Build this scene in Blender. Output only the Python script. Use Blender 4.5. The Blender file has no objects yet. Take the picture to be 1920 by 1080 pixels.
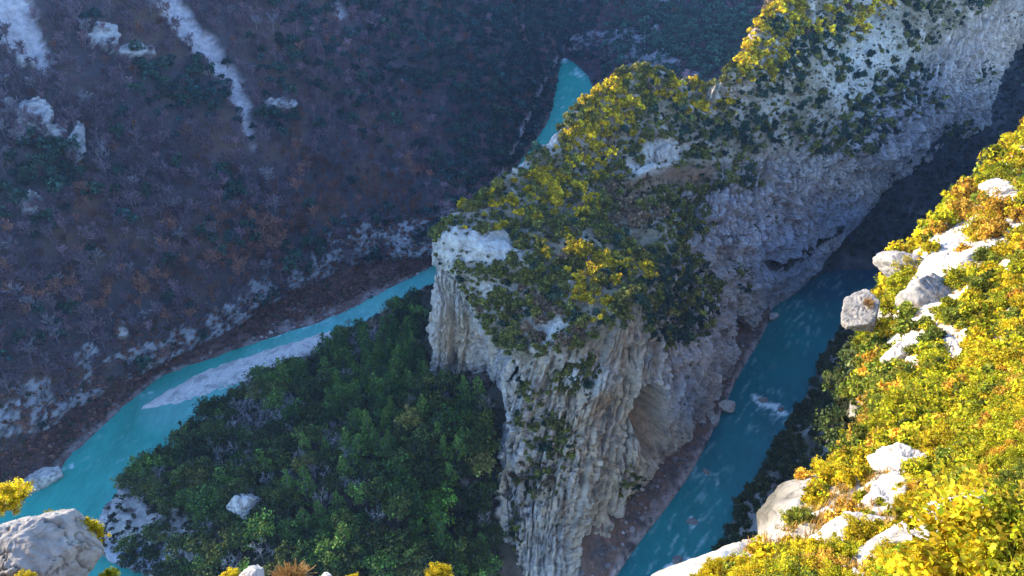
import bpy, math, random
import numpy as np
from math import radians as R_
from mathutils import Euler

SEED = 7
rng = np.random.default_rng(SEED)
random.seed(SEED)
K = 1.0 / 1.5                     # control tables are written for a camera 330 units up; the place is built in metres
HU = 330.0
PITCH = R_(33.0)
TX, TY = 0.649, 0.365
CP, SP = math.cos(PITCH), math.sin(PITCH)
scene = bpy.context.scene
COL = scene.collection

# ---------------------------------------------------------------- camera mapping (surveying the photo)
def ray(px, py):
    x = (px - 960) / 960 * TX
    y = -(py - 540) / 540 * TY
    return np.array([x, y * SP + CP, y * CP - SP])
def P(px, py, z):                 # point of that height seen there (330-basis height)
    d = ray(px, py)
    return (np.array([0, 0, HU]) + d * ((z - HU) / d[2])) * K
def PY(px, py, y):                # point at that forward ground distance
    d = ray(px, py)
    return (np.array([0, 0, HU]) + d * (y / d[1])) * K
CAM = np.array([0, 0, HU * K])
def project(v):
    q = v - CAM
    dep = q[..., 1] * CP - q[..., 2] * SP
    up = q[..., 1] * SP + q[..., 2] * CP
    dep = np.where(dep < 0.1, 0.1, dep)
    return 960 + q[..., 0] / dep / TX * 960, 540 - up / dep / TY * 540, dep

# ---------------------------------------------------------------- noise
_perm = np.random.default_rng(3).permutation(256).astype(np.int64)
_g = np.random.default_rng(4).normal(size=(256, 3)); _g /= np.linalg.norm(_g, axis=1)[:, None]
def perlin(p):
    p = np.asarray(p, float)
    i = np.floor(p).astype(np.int64); f = p - i
    u = f * f * f * (f * (f * 6 - 15) + 10)
    out = np.zeros(p.shape[:-1])
    for dx in (0, 1):
        for dy in (0, 1):
            for dz in (0, 1):
                h = _perm[(_perm[(_perm[(i[..., 0] + dx) & 255] + i[..., 1] + dy) & 255] + i[..., 2] + dz) & 255]
                w = (u[..., 0] if dx else 1 - u[..., 0]) * (u[..., 1] if dy else 1 - u[..., 1]) * (u[..., 2] if dz else 1 - u[..., 2])
                q = f - np.array([dx, dy, dz])
                out += w * np.einsum('...k,...k->...', _g[h], q)
    return out * 1.5
def fbm(p, o=5, ridged=False, gain=.5):
    a, s, t = 1.0, 0.0, 0.0
    p = np.array(p, float)
    for k in range(o):
        n = perlin(p + 17.3 * k)
        if ridged: n = 1 - 2 * np.abs(n)
        s = s + a * n; t += a; a *= gain; p = p * 2.03
    return s / t
def sstep(a, b, x):
    t = np.clip((x - a) / (b - a), 0, 1)
    return t * t * (3 - 2 * t)
def blobs(px, py, bl):
    o = np.zeros(np.shape(px))
    for b in bl:
        x, y, rx, ry = b[:4]; a = b[4] if len(b) > 4 else 1.0
        o = np.maximum(o, a * np.exp(-(((px - x) / rx) ** 2 + ((py - y) / ry) ** 2) ** 1.5 * .7))
    return o
def pline(px, py, pts):
    """distance in photo pixels to a polyline, less its width; pts: x, y, halfwidth"""
    best = np.full(np.shape(px), 1e9)
    for (x0, y0, w0), (x1, y1, w1) in zip(pts, pts[1:]):
        dx, dy = x1 - x0, y1 - y0
        t = np.clip(((px - x0) * dx + (py - y0) * dy) / (dx * dx + dy * dy), 0, 1)
        d = np.hypot(px - x0 - t * dx, py - y0 - t * dy) - (w0 + t * (w1 - w0))
        best = np.minimum(best, d)
    return best
def inpoly(px, py, poly):
    c = np.zeros(np.shape(px), bool)
    n = len(poly)
    for a in range(n):
        x0, y0 = poly[a]; x1, y1 = poly[(a + 1) % n]
        if y0 == y1: continue
        c ^= ((y0 > py) != (y1 > py)) & (px < (x1 - x0) * (py - y0) / (y1 - y0) + x0)
    return c

# ---------------------------------------------------------------- meshes
def mesh(name, v, f, col=None, smooth=True):
    v = np.ascontiguousarray(v, np.float32).reshape(-1, 3); f = np.ascontiguousarray(f, np.int32)
    me = bpy.data.meshes.new(name)
    me.vertices.add(len(v)); me.vertices.foreach_set('co', v.ravel())
    n, k = f.shape
    me.loops.add(n * k); me.loops.foreach_set('vertex_index', f.ravel())
    me.polygons.add(n)
    me.polygons.foreach_set('loop_start', np.arange(0, n * k, k, dtype=np.int32))
    me.polygons.foreach_set('loop_total', np.full(n, k, np.int32))
    me.polygons.foreach_set('use_smooth', np.full(n, smooth, bool))
    if col is not None:
        a = me.attributes.new('Col', 'FLOAT_COLOR', 'POINT')
        c = np.ones((len(v), 4), np.float32); c[:, :3] = np.asarray(col).reshape(-1, 3)
        a.data.foreach_set('color', c.ravel())
    me.update(calc_edges=True)
    return me
def obj(name, me, mat=None, parent=None, loc=None, **props):
    if mat is not None and not me.materials: me.materials.append(mat)
    o = bpy.data.objects.new(name, me); COL.objects.link(o)
    if parent is not None: o.parent = parent
    if loc is not None: o.location = loc
    for k, w in props.items(): o[k] = w
    return o
def grid_faces(nr, nc, flip=False):
    i = np.arange(nr * nc).reshape(nr, nc)
    f = np.stack([i[:-1, :-1], i[:-1, 1:], i[1:, 1:], i[1:, :-1]], -1).reshape(-1, 4)
    return f[:, ::-1] if flip else f

def _hermite(c, n, tens=.85):
    """resample c (k, m, 3) to n along axis 0 with a smooth curve"""
    d = np.maximum(np.linalg.norm(np.diff(c, axis=0), axis=2).mean(axis=1), 1e-3) ** .8
    k = np.concatenate([[0], np.cumsum(d)])
    m = np.zeros_like(c)
    sl = np.diff(c, axis=0) / d[:, None, None]
    m[0], m[-1] = sl[0], sl[-1]
    m[1:-1] = (sl[:-1] * d[1:, None, None] + sl[1:] * d[:-1, None, None]) / (d[1:] + d[:-1])[:, None, None]
    m *= tens
    t = np.linspace(0, k[-1], n)
    i = np.clip(np.searchsorted(k, t, 'right') - 1, 0, len(d) - 1)
    h = d[i]; s = ((t - k[i]) / h)[:, None, None]; h = h[:, None, None]
    out = ((2 * s**3 - 3 * s**2 + 1) * c[i] + (s**3 - 2 * s**2 + s) * h * m[i]
           + (-2 * s**3 + 3 * s**2) * c[i + 1] + (s**3 - s**2) * h * m[i + 1])
    return out, np.interp(t, k, np.arange(len(k)))
def loft(ctrl, nr, nc):
    c = np.array(ctrl, float)                        # rows, cols, 3
    a, rv = _hermite(c, nr)
    b, cv = _hermite(a.transpose(1, 0, 2), nc)
    return b.transpose(1, 0, 2), rv, cv              # points, row parameter, column parameter
def normals(V):
    du = np.gradient(V, axis=1); dv = np.gradient(V, axis=0)
    n = np.cross(du, dv)
    l = np.linalg.norm(n, axis=2, keepdims=True)
    return n / np.maximum(l, 1e-9)
def face_cam(V, N):
    s = np.sign(np.einsum('ijk,ijk->ij', N, CAM - V).sum())
    return N * s, s < 0

# ---------------------------------------------------------------- materials
def new_mat(name):
    m = bpy.data.materials.new(name); m.use_nodes = True
    nt = m.node_tree; nt.nodes.clear()
    return m, nt, nt.nodes.new('ShaderNodeOutputMaterial')
def N_(nt, t, **kw):
    n = nt.nodes.new(t)
    for k, v in kw.items():
        if k in n.inputs: n.inputs[k].default_value = v
        else: setattr(n, k, v)
    return n
def ramp(nt, fac, stops):
    r = nt.nodes.new('ShaderNodeValToRGB'); e = r.color_ramp.elements
    while len(e) < len(stops): e.new(.5)
    for x, (p, c) in zip(e, stops): x.position = p; x.color = (*c, 1) if len(c) == 3 else c
    nt.links.new(fac, r.inputs[0]); return r.outputs[0]
def mul(nt, a, b, fac=1.0, mode='MULTIPLY'):
    m = nt.nodes.new('ShaderNodeMix'); m.data_type = 'RGBA'; m.blend_type = mode
    m.inputs[0].default_value = fac
    for s, q in ((6, a), (7, b)):
        if isinstance(q, tuple): m.inputs[s].default_value = (*q, 1)
        else: nt.links.new(q, m.inputs[s])
    return m.outputs[2]
def rock_mat(name, fine=.6, bump=.5, dist=.5, cracks=.35, crack_scale=.25, rough=.9):
    m, nt, out = new_mat(name); L = nt.links.new
    at = N_(nt, 'ShaderNodeAttribute', attribute_name='Col')
    g = N_(nt, 'ShaderNodeNewGeometry')
    n1 = N_(nt, 'ShaderNodeTexNoise', Scale=fine, Detail=8, Roughness=.68); L(g.outputs['Position'], n1.inputs['Vector'])
    c1 = ramp(nt, n1.outputs[0], [(.28, (.58, .57, .56)), (.5, (.95, .94, .92)), (.72, (1.18, 1.17, 1.14))])
    n2 = N_(nt, 'ShaderNodeTexNoise', Scale=crack_scale * .8, Detail=3); L(g.outputs['Position'], n2.inputs['Vector'])
    add = N_(nt, 'ShaderNodeVectorMath', operation='MULTIPLY_ADD'); L(n2.outputs['Color'], add.inputs[0]); add.inputs[1].default_value = (3, 3, 3); L(g.outputs['Position'], add.inputs[2])
    vo = N_(nt, 'ShaderNodeTexVoronoi', feature='DISTANCE_TO_EDGE', Scale=crack_scale); L(add.outputs[0], vo.inputs['Vector'])
    c2 = ramp(nt, vo.outputs['Distance'], [(0, (.35, .33, .32)), (.05, (1, 1, 1))])
    c = mul(nt, at.outputs['Color'], c1); c = mul(nt, c, c2, cracks)
    b = N_(nt, 'ShaderNodeBump', Strength=bump, Distance=dist); L(n1.outputs[0], b.inputs['Height'])
    p = N_(nt, 'ShaderNodeBsdfPrincipled', Roughness=rough); p.inputs['Specular IOR Level'].default_value = .25
    L(c, p.inputs['Base Color']); L(b.outputs[0], p.inputs['Normal']); L(p.outputs[0], out.inputs[0])
    return m
def leaf_mat(name, col, col2, transl=.35, attr=True, wood=False):
    """foliage between two leaf colours, from object to object and leaf to leaf"""
    m, nt, out = new_mat(name); L = nt.links.new
    oi = N_(nt, 'ShaderNodeObjectInfo')
    c = ramp(nt, oi.outputs['Random'], [(0, col), (1, col2)])
    if attr:
        at = N_(nt, 'ShaderNodeAttribute', attribute_name='Col')
        c = mul(nt, c, at.outputs['Color'])
    d = N_(nt, 'ShaderNodeBsdfPrincipled', Roughness=.7); d.inputs['Specular IOR Level'].default_value = .2
    L(c, d.inputs['Base Color'])
    if transl:
        t = N_(nt, 'ShaderNodeBsdfTranslucent'); L(c, t.inputs[0])
        x = N_(nt, 'ShaderNodeMixShader'); x.inputs[0].default_value = transl
        L(d.outputs[0], x.inputs[1]); L(t.outputs[0], x.inputs[2]); L(x.outputs[0], out.inputs[0])
    else: L(d.outputs[0], out.inputs[0])
    return m
def attr_mat(name, transl=.25, rough=.8):
    m, nt, out = new_mat(name); L = nt.links.new
    at = N_(nt, 'ShaderNodeAttribute', attribute_name='Col')
    d = N_(nt, 'ShaderNodeBsdfPrincipled', Roughness=rough); d.inputs['Specular IOR Level'].default_value = .15
    L(at.outputs['Color'], d.inputs['Base Color'])
    if transl:
        t = N_(nt, 'ShaderNodeBsdfTranslucent'); L(at.outputs['Color'], t.inputs[0])
        x = N_(nt, 'ShaderNodeMixShader'); x.inputs[0].default_value = transl
        L(d.outputs[0], x.inputs[1]); L(t.outputs[0], x.inputs[2]); L(x.outputs[0], out.inputs[0])
    else: L(d.outputs[0], out.inputs[0])
    return m
def bark_mat(name, a, b):
    m, nt, out = new_mat(name); L = nt.links.new
    g = N_(nt, 'ShaderNodeNewGeometry')
    n = N_(nt, 'ShaderNodeTexNoise', Scale=3.0, Detail=4); L(g.outputs['Position'], n.inputs['Vector'])
    c = ramp(nt, n.outputs[0], [(.35, a), (.65, b)])
    p = N_(nt, 'ShaderNodeBsdfPrincipled', Roughness=.9); L(c, p.inputs['Base Color']); L(p.outputs[0], out.inputs[0])
    return m

# ---------------------------------------------------------------- world, sun, camera
SUN_AZ, SUN_EL = 66.0, 20.5       # degrees to the left of the viewing direction, degrees up
def world():
    w = bpy.data.worlds.new("World"); scene.world = w; w.use_nodes = True
    nt = w.node_tree; bg = nt.nodes['Background']
    s = nt.nodes.new('ShaderNodeTexSky'); s.sky_type = 'NISHITA'; s.sun_disc = False
    s.sun_elevation = R_(SUN_EL); s.sun_rotation = R_(-SUN_AZ); s.altitude = 900
    s.air_density = 1.0; s.dust_density = .2; s.ozone_density = 4.0
    nt.links.new(s.outputs[0], bg.inputs[0]); bg.inputs[1].default_value = .15
    l = bpy.data.lights.new('sun', 'SUN'); l.energy = 3.0; l.angle = R_(.5); l.color = (1, .83, .58)
    o = bpy.data.objects.new('sun', l); COL.objects.link(o)
    o.rotation_euler = (R_(90 - SUN_EL), 0, R_(SUN_AZ) + math.pi)
    c = bpy.data.cameras.new('camera'); co = bpy.data.objects.new('camera', c); COL.objects.link(co)
    co.location = CAM; co.rotation_euler = (math.pi / 2 - PITCH, 0, 0)
    c.sensor_width = 36; c.lens = 18 / TX; c.clip_start = .1; c.clip_end = 9000
    scene.camera = co
    vs = scene.view_settings; vs.view_transform = 'Standard'; vs.look = 'None'; vs.gamma = 1; vs.exposure = EXPOSURE
    cy = scene.cycles; cy.max_bounces = 6; cy.diffuse_bounces = 3; cy.transmission_bounces = 4; cy.transparent_max_bounces = 4; cy.volume_bounces = 0
EXPOSURE = 2.52
world()
SUN = np.array([-math.sin(R_(SUN_AZ)) * math.cos(R_(SUN_EL)), math.cos(R_(SUN_AZ)) * math.cos(R_(SUN_EL)), math.sin(R_(SUN_EL))])

M_ROCK = rock_mat('limestone', .38, .9, 1.3, .35, .16)
M_SOIL = rock_mat('wooded_soil', .5, .6, .6, .0)
M_NEAR = rock_mat('bright_limestone', 1.6, .6, .25, .55, .55)
M_BOULDER = rock_mat('boulder_limestone', 3.0, .9, .15, .22, .7)

# ================================================================ terrain
def terrain(name, V, col, mat, flip, smooth=True, **props):
    nr, nc = V.shape[:2]
    return obj(name, mesh(name, V, grid_faces(nr, nc, flip), col, smooth), mat, **props)
def out(p, dx, dz, d=(-.6, .8)):
    return np.array(p) + np.array([d[0] * dx, d[1] * dx, dz]) * K
def lin(a, b, t): return a + (b - a) * t
def mixc(c, col, f):
    return c + (np.array(col) - c) * np.clip(f, 0, 1)[..., None]

def rerow(V, rv, want):
    x = np.interp(want, rv, np.arange(len(rv))); i = np.clip(x.astype(int), 0, len(rv) - 2); t = (x - i)[:, None, None]
    return V[i] * (1 - t) + V[i + 1] * t
# ---- the rock fin between the two arms of the river
Lpts = [
    [(962,658,86),(948,760,58),(949,900,34),(943,1165,-8)],
    [(940,650,84),(938,700,68),(940,760,45),(950,900,0)],
    [(925,625,88),(918,680,68),(920,735,48),(935,850,0)],
    [(890,560,98),(885,612,80),(872,712,44),(880,800,8)],
    [(862,510,110),(845,590,86),(838,705,43),(840,780,10)],
    [(830,455,124),(814,560,94),(811,695,42),(812,760,10)],
    (838,425,127),(895,372,134),(960,325,142),(1060,235,160),(1165,142,180),(1290,157,170),(1358,148,176),
    (1440,25,200),(1500,-60,218),(1560,-110,228),(1620,-150,232),(1780,-210,236)]
Rpts = [
    [(962,658,86),(948,760,58),(949,900,34),(950,1020,17),(943,1165,-8)],
    [(985,665,88),(955,780,56),(954,900,34),(957,1020,17),(942,1160,-8)],
    [(1070,650,94),(1040,770,62),(1010,900,35),(998,1030,17),(985,1160,-8)],
    [(1150,610,100),(1110,750,66),(1075,900,36),(1056,1035,15),(1040,1160,-8)],
    [(1200,580,103),(1180,740,66),(1150,880,34),(1122,1010,9),(1105,1120,-5)],
    [(1228,585,98),(1215,730,66),(1195,850,38),(1175,960,10),(1160,1010,-5)],
    [(1250,540,104),(1262,680,70),(1255,770,45),(1225,880,12),(1215,920,-5)],
    [(1235,440,112),(1310,580,78),(1318,700,45),(1305,800,10),(1295,830,-5)],
    [(1240,335,124),(1335,470,86),(1365,590,48),(1350,745,8),(1340,775,-5)],
    [(1310,312,124),(1385,440,88),(1412,540,46),(1402,630,8),(1395,650,-5)],
    [(1400,288,126),(1450,390,92),(1468,480,50),(1455,565,6),(1450,580,-5)],
    [(1480,268,126),(1520,350,96),(1545,430,52),(1515,520,15),(1500,535,-5)],
    [(1580,205,138),(1610,290,110),(1635,350,75),(1605,415,40),(1590,440,-5)],
    [(1690,110,150),(1720,190,120),(1740,260,82),(1705,330,48),(1690,350,-5)],
    [(1790,50,165),(1810,140,132),(1845,205,95),(1835,275,60),(1830,290,-5)],
    [(1870,-10,185),(1885,70,150),(1888,130,110),(1870,200,70),(1865,215,-5)],
    [(1990,-120,220),(1975,0,165),(1955,60,120),(1935,100,80),(1930,120,-5)],
    [(2150,-150,240),(2100,-20,190),(2080,50,140),(2060,100,90),(2060,130,-5)]]
cols = []
for l, r in zip(Lpts, Rpts):
    if isinstance(l, list):
        L4 = [P(*q) for q in l]
    else:
        c = P(*l); L4 = [c, out(c, 10, -40), out(c, 22, -95), out(c, 40, 0)]
        L4[3][2] = -6
        if L4[2][2] < 5: L4[2][2] = 5
    R5 = [P(*q) for q in r]
    a, b = L4[0], R5[0]
    bulge = np.array([0, 0, .035 * np.linalg.norm(b - a)])
    cols.append([L4[3], L4[2], L4[1], a, lin(a, b, .33) + bulge, lin(a, b, .68) + bulge] + R5)
ctrl = np.array(cols).transpose(1, 0, 2)
FN = (500, 900)
V, rv, cv = loft(ctrl, *FN)
N0, fl = face_cam(V, normals(V))
FIN_FLIP = fl
rv2 = np.repeat(rv[:, None], FN[1], 1); cv2 = np.repeat(cv[None], FN[0], 0)
i7 = int(np.argmin(abs(rv - 7.5)))
S_ = np.concatenate([[0], np.cumsum(np.linalg.norm(np.diff(V[i7], axis=0), axis=1))])[None] + 0 * V[..., 0]
H_ = np.concatenate([np.zeros((1, FN[1])), np.cumsum(np.linalg.norm(np.diff(V, axis=0), axis=2), axis=0)])
H_ = H_ - H_[int(np.argmin(abs(rv - 6)))][None]
wallR = sstep(5.85, 6.5, rv2); wallL = 1 - sstep(2.6, 3.1, rv2); wall = np.maximum(wallR, wallL)
side = sstep(6.5, 8.5, cv2) * wallR                       # the long side face; the rest of wallR is the front buttress
px, py, _ = project(V)
# skewed flutes: on the side face the drapery leans with the ridge, on the buttress it falls straight
sk = S_ + H_ * (.85 * side)
warp = fbm(V * .06, 3) * 5
z0 = np.zeros_like(sk)
fl1 = fbm(np.stack([(sk + warp) / 4.2, H_ / 42, z0 + 3], -1), 4, True, .6)
fl2 = fbm(np.stack([(sk + warp * .7) / 1.9, H_ / 17, z0 + 9], -1), 3, True, .6)
big = fbm(V * .028, 4)
rough_ = fbm(V * .11, 5, True)
fine_ = fbm(V * .33, 3)
gr1 = np.exp(-(fbm(np.stack([(sk + warp) / 6.5, H_ / 34, z0 + 51], -1), 3) / .085) ** 2)
gr2 = np.exp(-(fbm(np.stack([(sk + warp * .8) / 2.6, H_ / 13, z0 + 61], -1), 3) / .10) ** 2)
gr3 = np.exp(-(fbm(V * np.array([.16, .16, .22]) + 71, 3) / .05) ** 2)
def hsh(a, b=0):
    v = np.sin(a * 127.1 + b * 311.7) * 43758.5453
    return v - np.floor(v)
def pillars(x, w, brk, amp, groove, seed):
    # columns of rock standing side by side, broken off at different heights, with narrow gaps between
    i = np.floor(x); f = x - i
    h = np.floor(H_ / brk + 7 * hsh(i, seed) + .5 * fbm(V * .1 + seed, 2)); hf = H_ / brk + 7 * hsh(i, seed)
    off = (hsh(i, seed + 1) - .5) * 1.2 + (hsh(i, h + seed + 2) - .5)
    return amp * off - groove * np.clip(2 * abs(f - .5), 0, 1) ** 7
wob = .8 * fbm(V * .05 + 15, 2) + .35 * fbm(V * .4 + 25, 2)
pl = pillars((sk + warp * .3) / 5.2 + wob * .3, 0, 15, 2.6, 2.8, 3) + pillars((sk + warp * .25) / 2.2 + wob * .35, 0, 6, 1.3, 1.5, 13)
saw = H_ / 13 + 1.3 * fbm(np.stack([S_ / 30, H_ / 60, z0 + 7], -1), 3); saw = saw - np.floor(saw)
ledge_ = (saw ** 1.5 - .5) * sstep(1.0, .93, saw)
disp = wallR * (.45 * fl1 + .3 * fl2 + 3.0 * big + .6 * fine_ + .8 * rough_ + pl * (1 - .35 * side) + ledge_ * (.9 + 2.6 * side)) + wallL * (.5 * fl1 + 2.2 * big + .5 * fine_ + .55 * pl)
disp += (1 - wall) * (1.8 * rough_ + 3.0 * big + .7 * fine_ + 1.0 * (np.floor(3 * rough_) / 3))
blk = np.floor(5 * fbm(V * np.array([.05, .05, .07]) + 111, 3)) / 5
hj = H_ / 10 + 1.4 * fbm(np.stack([S_ / 16, H_ / 40, z0 + 17], -1), 3); hjn = np.abs(hj - np.floor(hj) - .5)
joint = np.exp(-(hjn / .045) ** 2) * sstep(-.1, .15, fbm(V * .06 + 121, 2))
calm = 1 - .6 * sstep(1350, 1620, px); disp *= np.where(wallR > .01, 1 - .3 * (1 - calm) , 1)
disp += wall * (5.5 * blk - 1.5 * joint) * calm
disp -= wallR * (2.0 * gr1 + 1.6 * gr3 * (.4 + .6 * side)) + wallL * (.8 * gr1 + .8 * gr3)
pits = sstep(.22, .42, fbm(V * np.array([.24, .24, .15]) + 40, 3)) * wallR * (.45 + .55 * side)
disp -= pits * 2.6
# caves and recesses of the wall
cave = blobs(px, py, [(1222, 795, 30, 66), (1275, 800, 14, 30, .3), (1398, 640, 14, 50, .6), (1450, 505, 26, 20, .45)]) * wallR
gully = blobs(px, py, [(1262, 575, 46, 62), (1790, 275, 40, 28, .6), (1650, 330, 30, 14, .5)]) * sstep(5.2, 6.2, rv2)
crackL = np.exp(-np.maximum(pline(px, py, [(838, 545, 3), (852, 620, 4), (850, 690, 5)]), 0) / 3.5) + np.exp(-np.maximum(pline(px, py, [(868, 625, 2), (858, 650, 4), (893, 640, 2), (897, 735, 4)]), 0) / 3.5)
crackL *= (1 - sstep(3.0, 3.4, rv2)) * (cv2 < 6)
disp *= np.where(wallR > .5, 1 - .85 * sstep(8.7, 9.6, rv2), 1)
lipr = (1 - sstep(0, 12, pline(px, py, [(1178, 372, 6), (1215, 349, 9), (1265, 331, 9), (1328, 334, 7)]))); lipo = 1 - sstep(0, 8, pline(px, py, [(1172, 345, 3), (1210, 322, 4), (1262, 302, 4), (1330, 306, 3)]))
disp += -lipr * 5.5 + lipo * 2.0
cave = sstep(.30, .72, cave)
disp += -cave * 24 - gully * 6 - np.minimum(crackL, 1) * 3.2
V = V + N0 * disp[..., None] + cave[..., None] * np.array([0, 0, 13.])
# the overhanging ledge above the side face, and the pointed block on it
FINV = V; FINN = normals(V) * (-1 if fl else 1)
px, py, _ = project(V); FINPX, FINPY, FINRV, FINCV = px, py, rv2, cv2
# limestone colours: pale grey, ochre and rust stains in patches, blue-grey seepage streaks; some light and shade of the walls painted in
base = np.ones(V.shape) * np.array([.41, .37, .325])
t1 = fbm(V * .05 + 5, 4); t2 = fbm(np.stack([(sk + warp) / 3.0, H_ / 55, z0 + 21], -1), 4)
c = base
c = mixc(c, (.43, .33, .22), sstep(.02, .4, t1) * .55 * wall)
c = mixc(c, (.42, .26, .14), sstep(.22, .5, fbm(V * .07 + 60, 3)) * .55 * wall)
c = mixc(c, (.20, .21, .25), sstep(.1, .42, t2) * .55 * wallR)
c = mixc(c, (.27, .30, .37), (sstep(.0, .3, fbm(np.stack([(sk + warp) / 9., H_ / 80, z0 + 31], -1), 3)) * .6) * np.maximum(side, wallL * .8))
c = mixc(c, (.42, .30, .18), blobs(px, py, [(1130, 800, 110, 210), (1200, 640, 70, 60), (850, 640, 40, 60, .8)]) * .65 * wall)
c = mixc(c, (.33, .30, .325), blobs(px, py, [(1420, 420, 200, 110), (1700, 230, 170, 110), (1330, 640, 90, 110, .8)]) * .75 * wallR)  # purple-grey of the shaded side face painted into the rock colour
c = mixc(c, (.11, .10, .10), sstep(.14, .26, fbm(np.stack([(sk + warp) / 2.2, H_ / 22, z0 + 91], -1), 4)) * .65 * wallR)  # dark streaks here and next: stains plus painted shade of narrow cracks
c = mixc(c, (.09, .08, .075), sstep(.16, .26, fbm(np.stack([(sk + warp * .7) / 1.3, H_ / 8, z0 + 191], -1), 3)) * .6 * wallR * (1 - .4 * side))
c = mixc(c, (.46, .42, .38), sstep(.14, .34, fbm(np.stack([(sk + warp) / 4.5, H_ / 30, z0 + 141], -1), 4)) * .6 * wallR)
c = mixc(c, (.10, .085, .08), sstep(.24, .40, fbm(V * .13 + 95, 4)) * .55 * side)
c = mixc(c, (.20, .27, .40), blobs(px, py, [(1480, 500, 70, 70), (1580, 410, 60, 40), (1290, 750, 34, 50, .8)]) * .75 * wallR)  # skylit blue of the shade under the overhangs, painted into the rock
c = mixc(c, (.52, .42, .36), blobs(px, py, [(1850, 60, 100, 100)]) * .8)  # warm rock with the sunlit pink of the far wall painted in
soil = (1 - wall) * sstep(-.25, .2, fbm(V * .09 + 80, 4) + .1)
c = mixc(c, (.16, .13, .075), soil * .85)
white = blobs(px, py, [(905, 470, 62, 36), (845, 470, 30, 40), (930, 545, 40, 16, .7), (1245, 285, 40, 22), (1110, 705, 46, 28, .8), (1030, 615, 40, 24, .7), (1215, 315, 60, 14), (1600, 150, 60, 60, .5), (1650, 90, 50, 50, .6), (1450, 200, 40, 30, .5), (1030, 258, 16, 26), (980, 312, 14, 14)])
FINWHITE = white
c = mixc(c, (.47, .45, .42), white * 1.2)
c = mixc(c, (.34, .20, .11), lipr * .8); c = mixc(c, (.10, .09, .085), sstep(.5, .75, pits) * .35)  # brown under the lip; pits also get their shade as darker colour
FINLIP = np.maximum(lipr, lipo)
c = c * (1 + .22 * fine_ * .8 + .25 * fbm(V * .5 + 33, 2))[..., None]
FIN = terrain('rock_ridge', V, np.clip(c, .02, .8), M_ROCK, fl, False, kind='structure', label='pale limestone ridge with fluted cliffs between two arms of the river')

# ---- wooded hillside across the river, running round the bend to the far bank
Lh = [
    [(-700,1250,0),(-760,1200,8),(-800,1160,14),(-840,1120,30),(-1300,-20,230)],  # unseen column added to shade the wooded spur
    [(-150,1000,0),(-200,960,8),(-220,930,14),(-240,900,30),(-420,-20,222)],
    [(60,925,0),(30,880,6),(10,850,10),(0,820,24),(-130,-20,210)],
    [(140,848,0),(150,800,5),(165,752,9),(160,700,22),(80,-20,202)],
    [(290,715,0),(280,703,3),(300,682,6),(290,645,20),(270,-20,190)],
    [(430,660,0),(430,640,4),(440,612,8),(440,584,19),(450,-20,178)],
    [(620,595,0),(600,560,5),(600,520,9),(590,492,20),(630,-20,160)],
    [(730,540,0),(735,515,5),(722,488,9),(705,443,26),(800,-20,136)],
    [(812,497,0),(815,488,3),(812,478,6),(830,452,18),(930,-20,112)],
    [(900,400,0),(905,395,2),(910,382,5),(915,372,12),(1000,-20,86)],
    [(1022,236,0),(1012,226,4),(1000,207,8),(1000,190,14),(1050,-20,70)],
    [(1054,112,0),(1053,103,2),(1056,93,5),(1066,80,10),(1110,-20,48)],
    [(1099,140,0),(1130,118,3),(1150,100,8),(1180,70,20),(1240,-25,62)],
    [(1108,175,0),(1150,158,5),(1190,140,10),(1225,112,24),(1360,-25,82)],
    [(1060,240,0),(1150,225,6),(1250,225,14),(1350,200,24),(1530,-25,95)],
    [(1040,330,0),(1200,320,8),(1320,300,16),(1450,260,30),(1800,-40,110)]]
RIDGE = [500, 470, 450, 420, 372, 370, 372, 376, 384, 400, 420, 420, 330, 320, 330, 340]  # unseen crest heights, shaped for the shadow thrown over the valley
cols = []
for k, q in enumerate(Lh):
    p = [P(*a) for a in q]
    first = p[0].copy(); first[2] = -5; first[:2] += (p[0][:2] - p[1][:2]) * .6
    d = p[4][:2] - p[0][:2]; d /= np.linalg.norm(d)
    if k < 9: d = d * .45 + np.array([-.72, .69]) * .55; d /= np.linalg.norm(d)
    rz = RIDGE[k] * K
    run = (rz - p[4][2]) / .78
    e1 = np.append(p[4][:2] + d * run * .5, lin(p[4][2], rz, .5)); e2 = np.append(p[4][:2] + d * run, rz)
    e3 = np.append(p[4][:2] + d * (run + 400), rz - 120)
    cols.append([first, p[0], p[1], p[2], p[3], lin(p[3], p[4], .33) , lin(p[3], p[4], .66), p[4], e1, e2, e3])
ctrl = np.array(cols).transpose(1, 0, 2)
HN = (520, 760)
V, rv, cv = loft(ctrl, 1200, HN[1])
want = np.concatenate([np.linspace(0, 1, 10, endpoint=False), np.linspace(1, 3, 60, endpoint=False), np.linspace(3, 4.4, 90, endpoint=False), np.linspace(4.4, 7.2, 330, endpoint=False), np.linspace(7.2, 10, 40)])
V = rerow(V, rv, want); rv = want; HN = V.shape[:2]
N0, fl = face_cam(V, normals(V))
rv2 = np.repeat(rv[:, None], HN[1], 1); cv2 = np.repeat(cv[None], HN[0], 0)
px, py, _ = project(V)
band = sstep(2.7, 3.1, rv2) * (1 - sstep(3.9, 4.5, rv2))          # the low cliff above the bank
up = sstep(3.8, 5, rv2)
gul = fbm(V * np.array([.011, .011, .004]), 4, True)
disp = up * (7 * gul + 4 * fbm(V * .02 + 9, 3)) + band * (3.4 * fbm(V * .09, 4, True) + 2.4 * fbm(V * .3, 3)) + .5 * fbm(V * .15, 3)
disp *= sstep(.9, 2.2, rv2)
SCREE = [pline(px, py, [(262, -60, 17), (335, 40, 18), (398, 105, 16), (440, 160, 15), (458, 215, 10), (472, 285, 4)]),
         pline(px, py, [(-20, -60, 44), (25, 50, 44), (80, 130, 14)]), pline(px, py, [(605, -20, 5), (634, 34, 7)])]
scr = np.minimum.reduce(SCREE)
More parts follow.
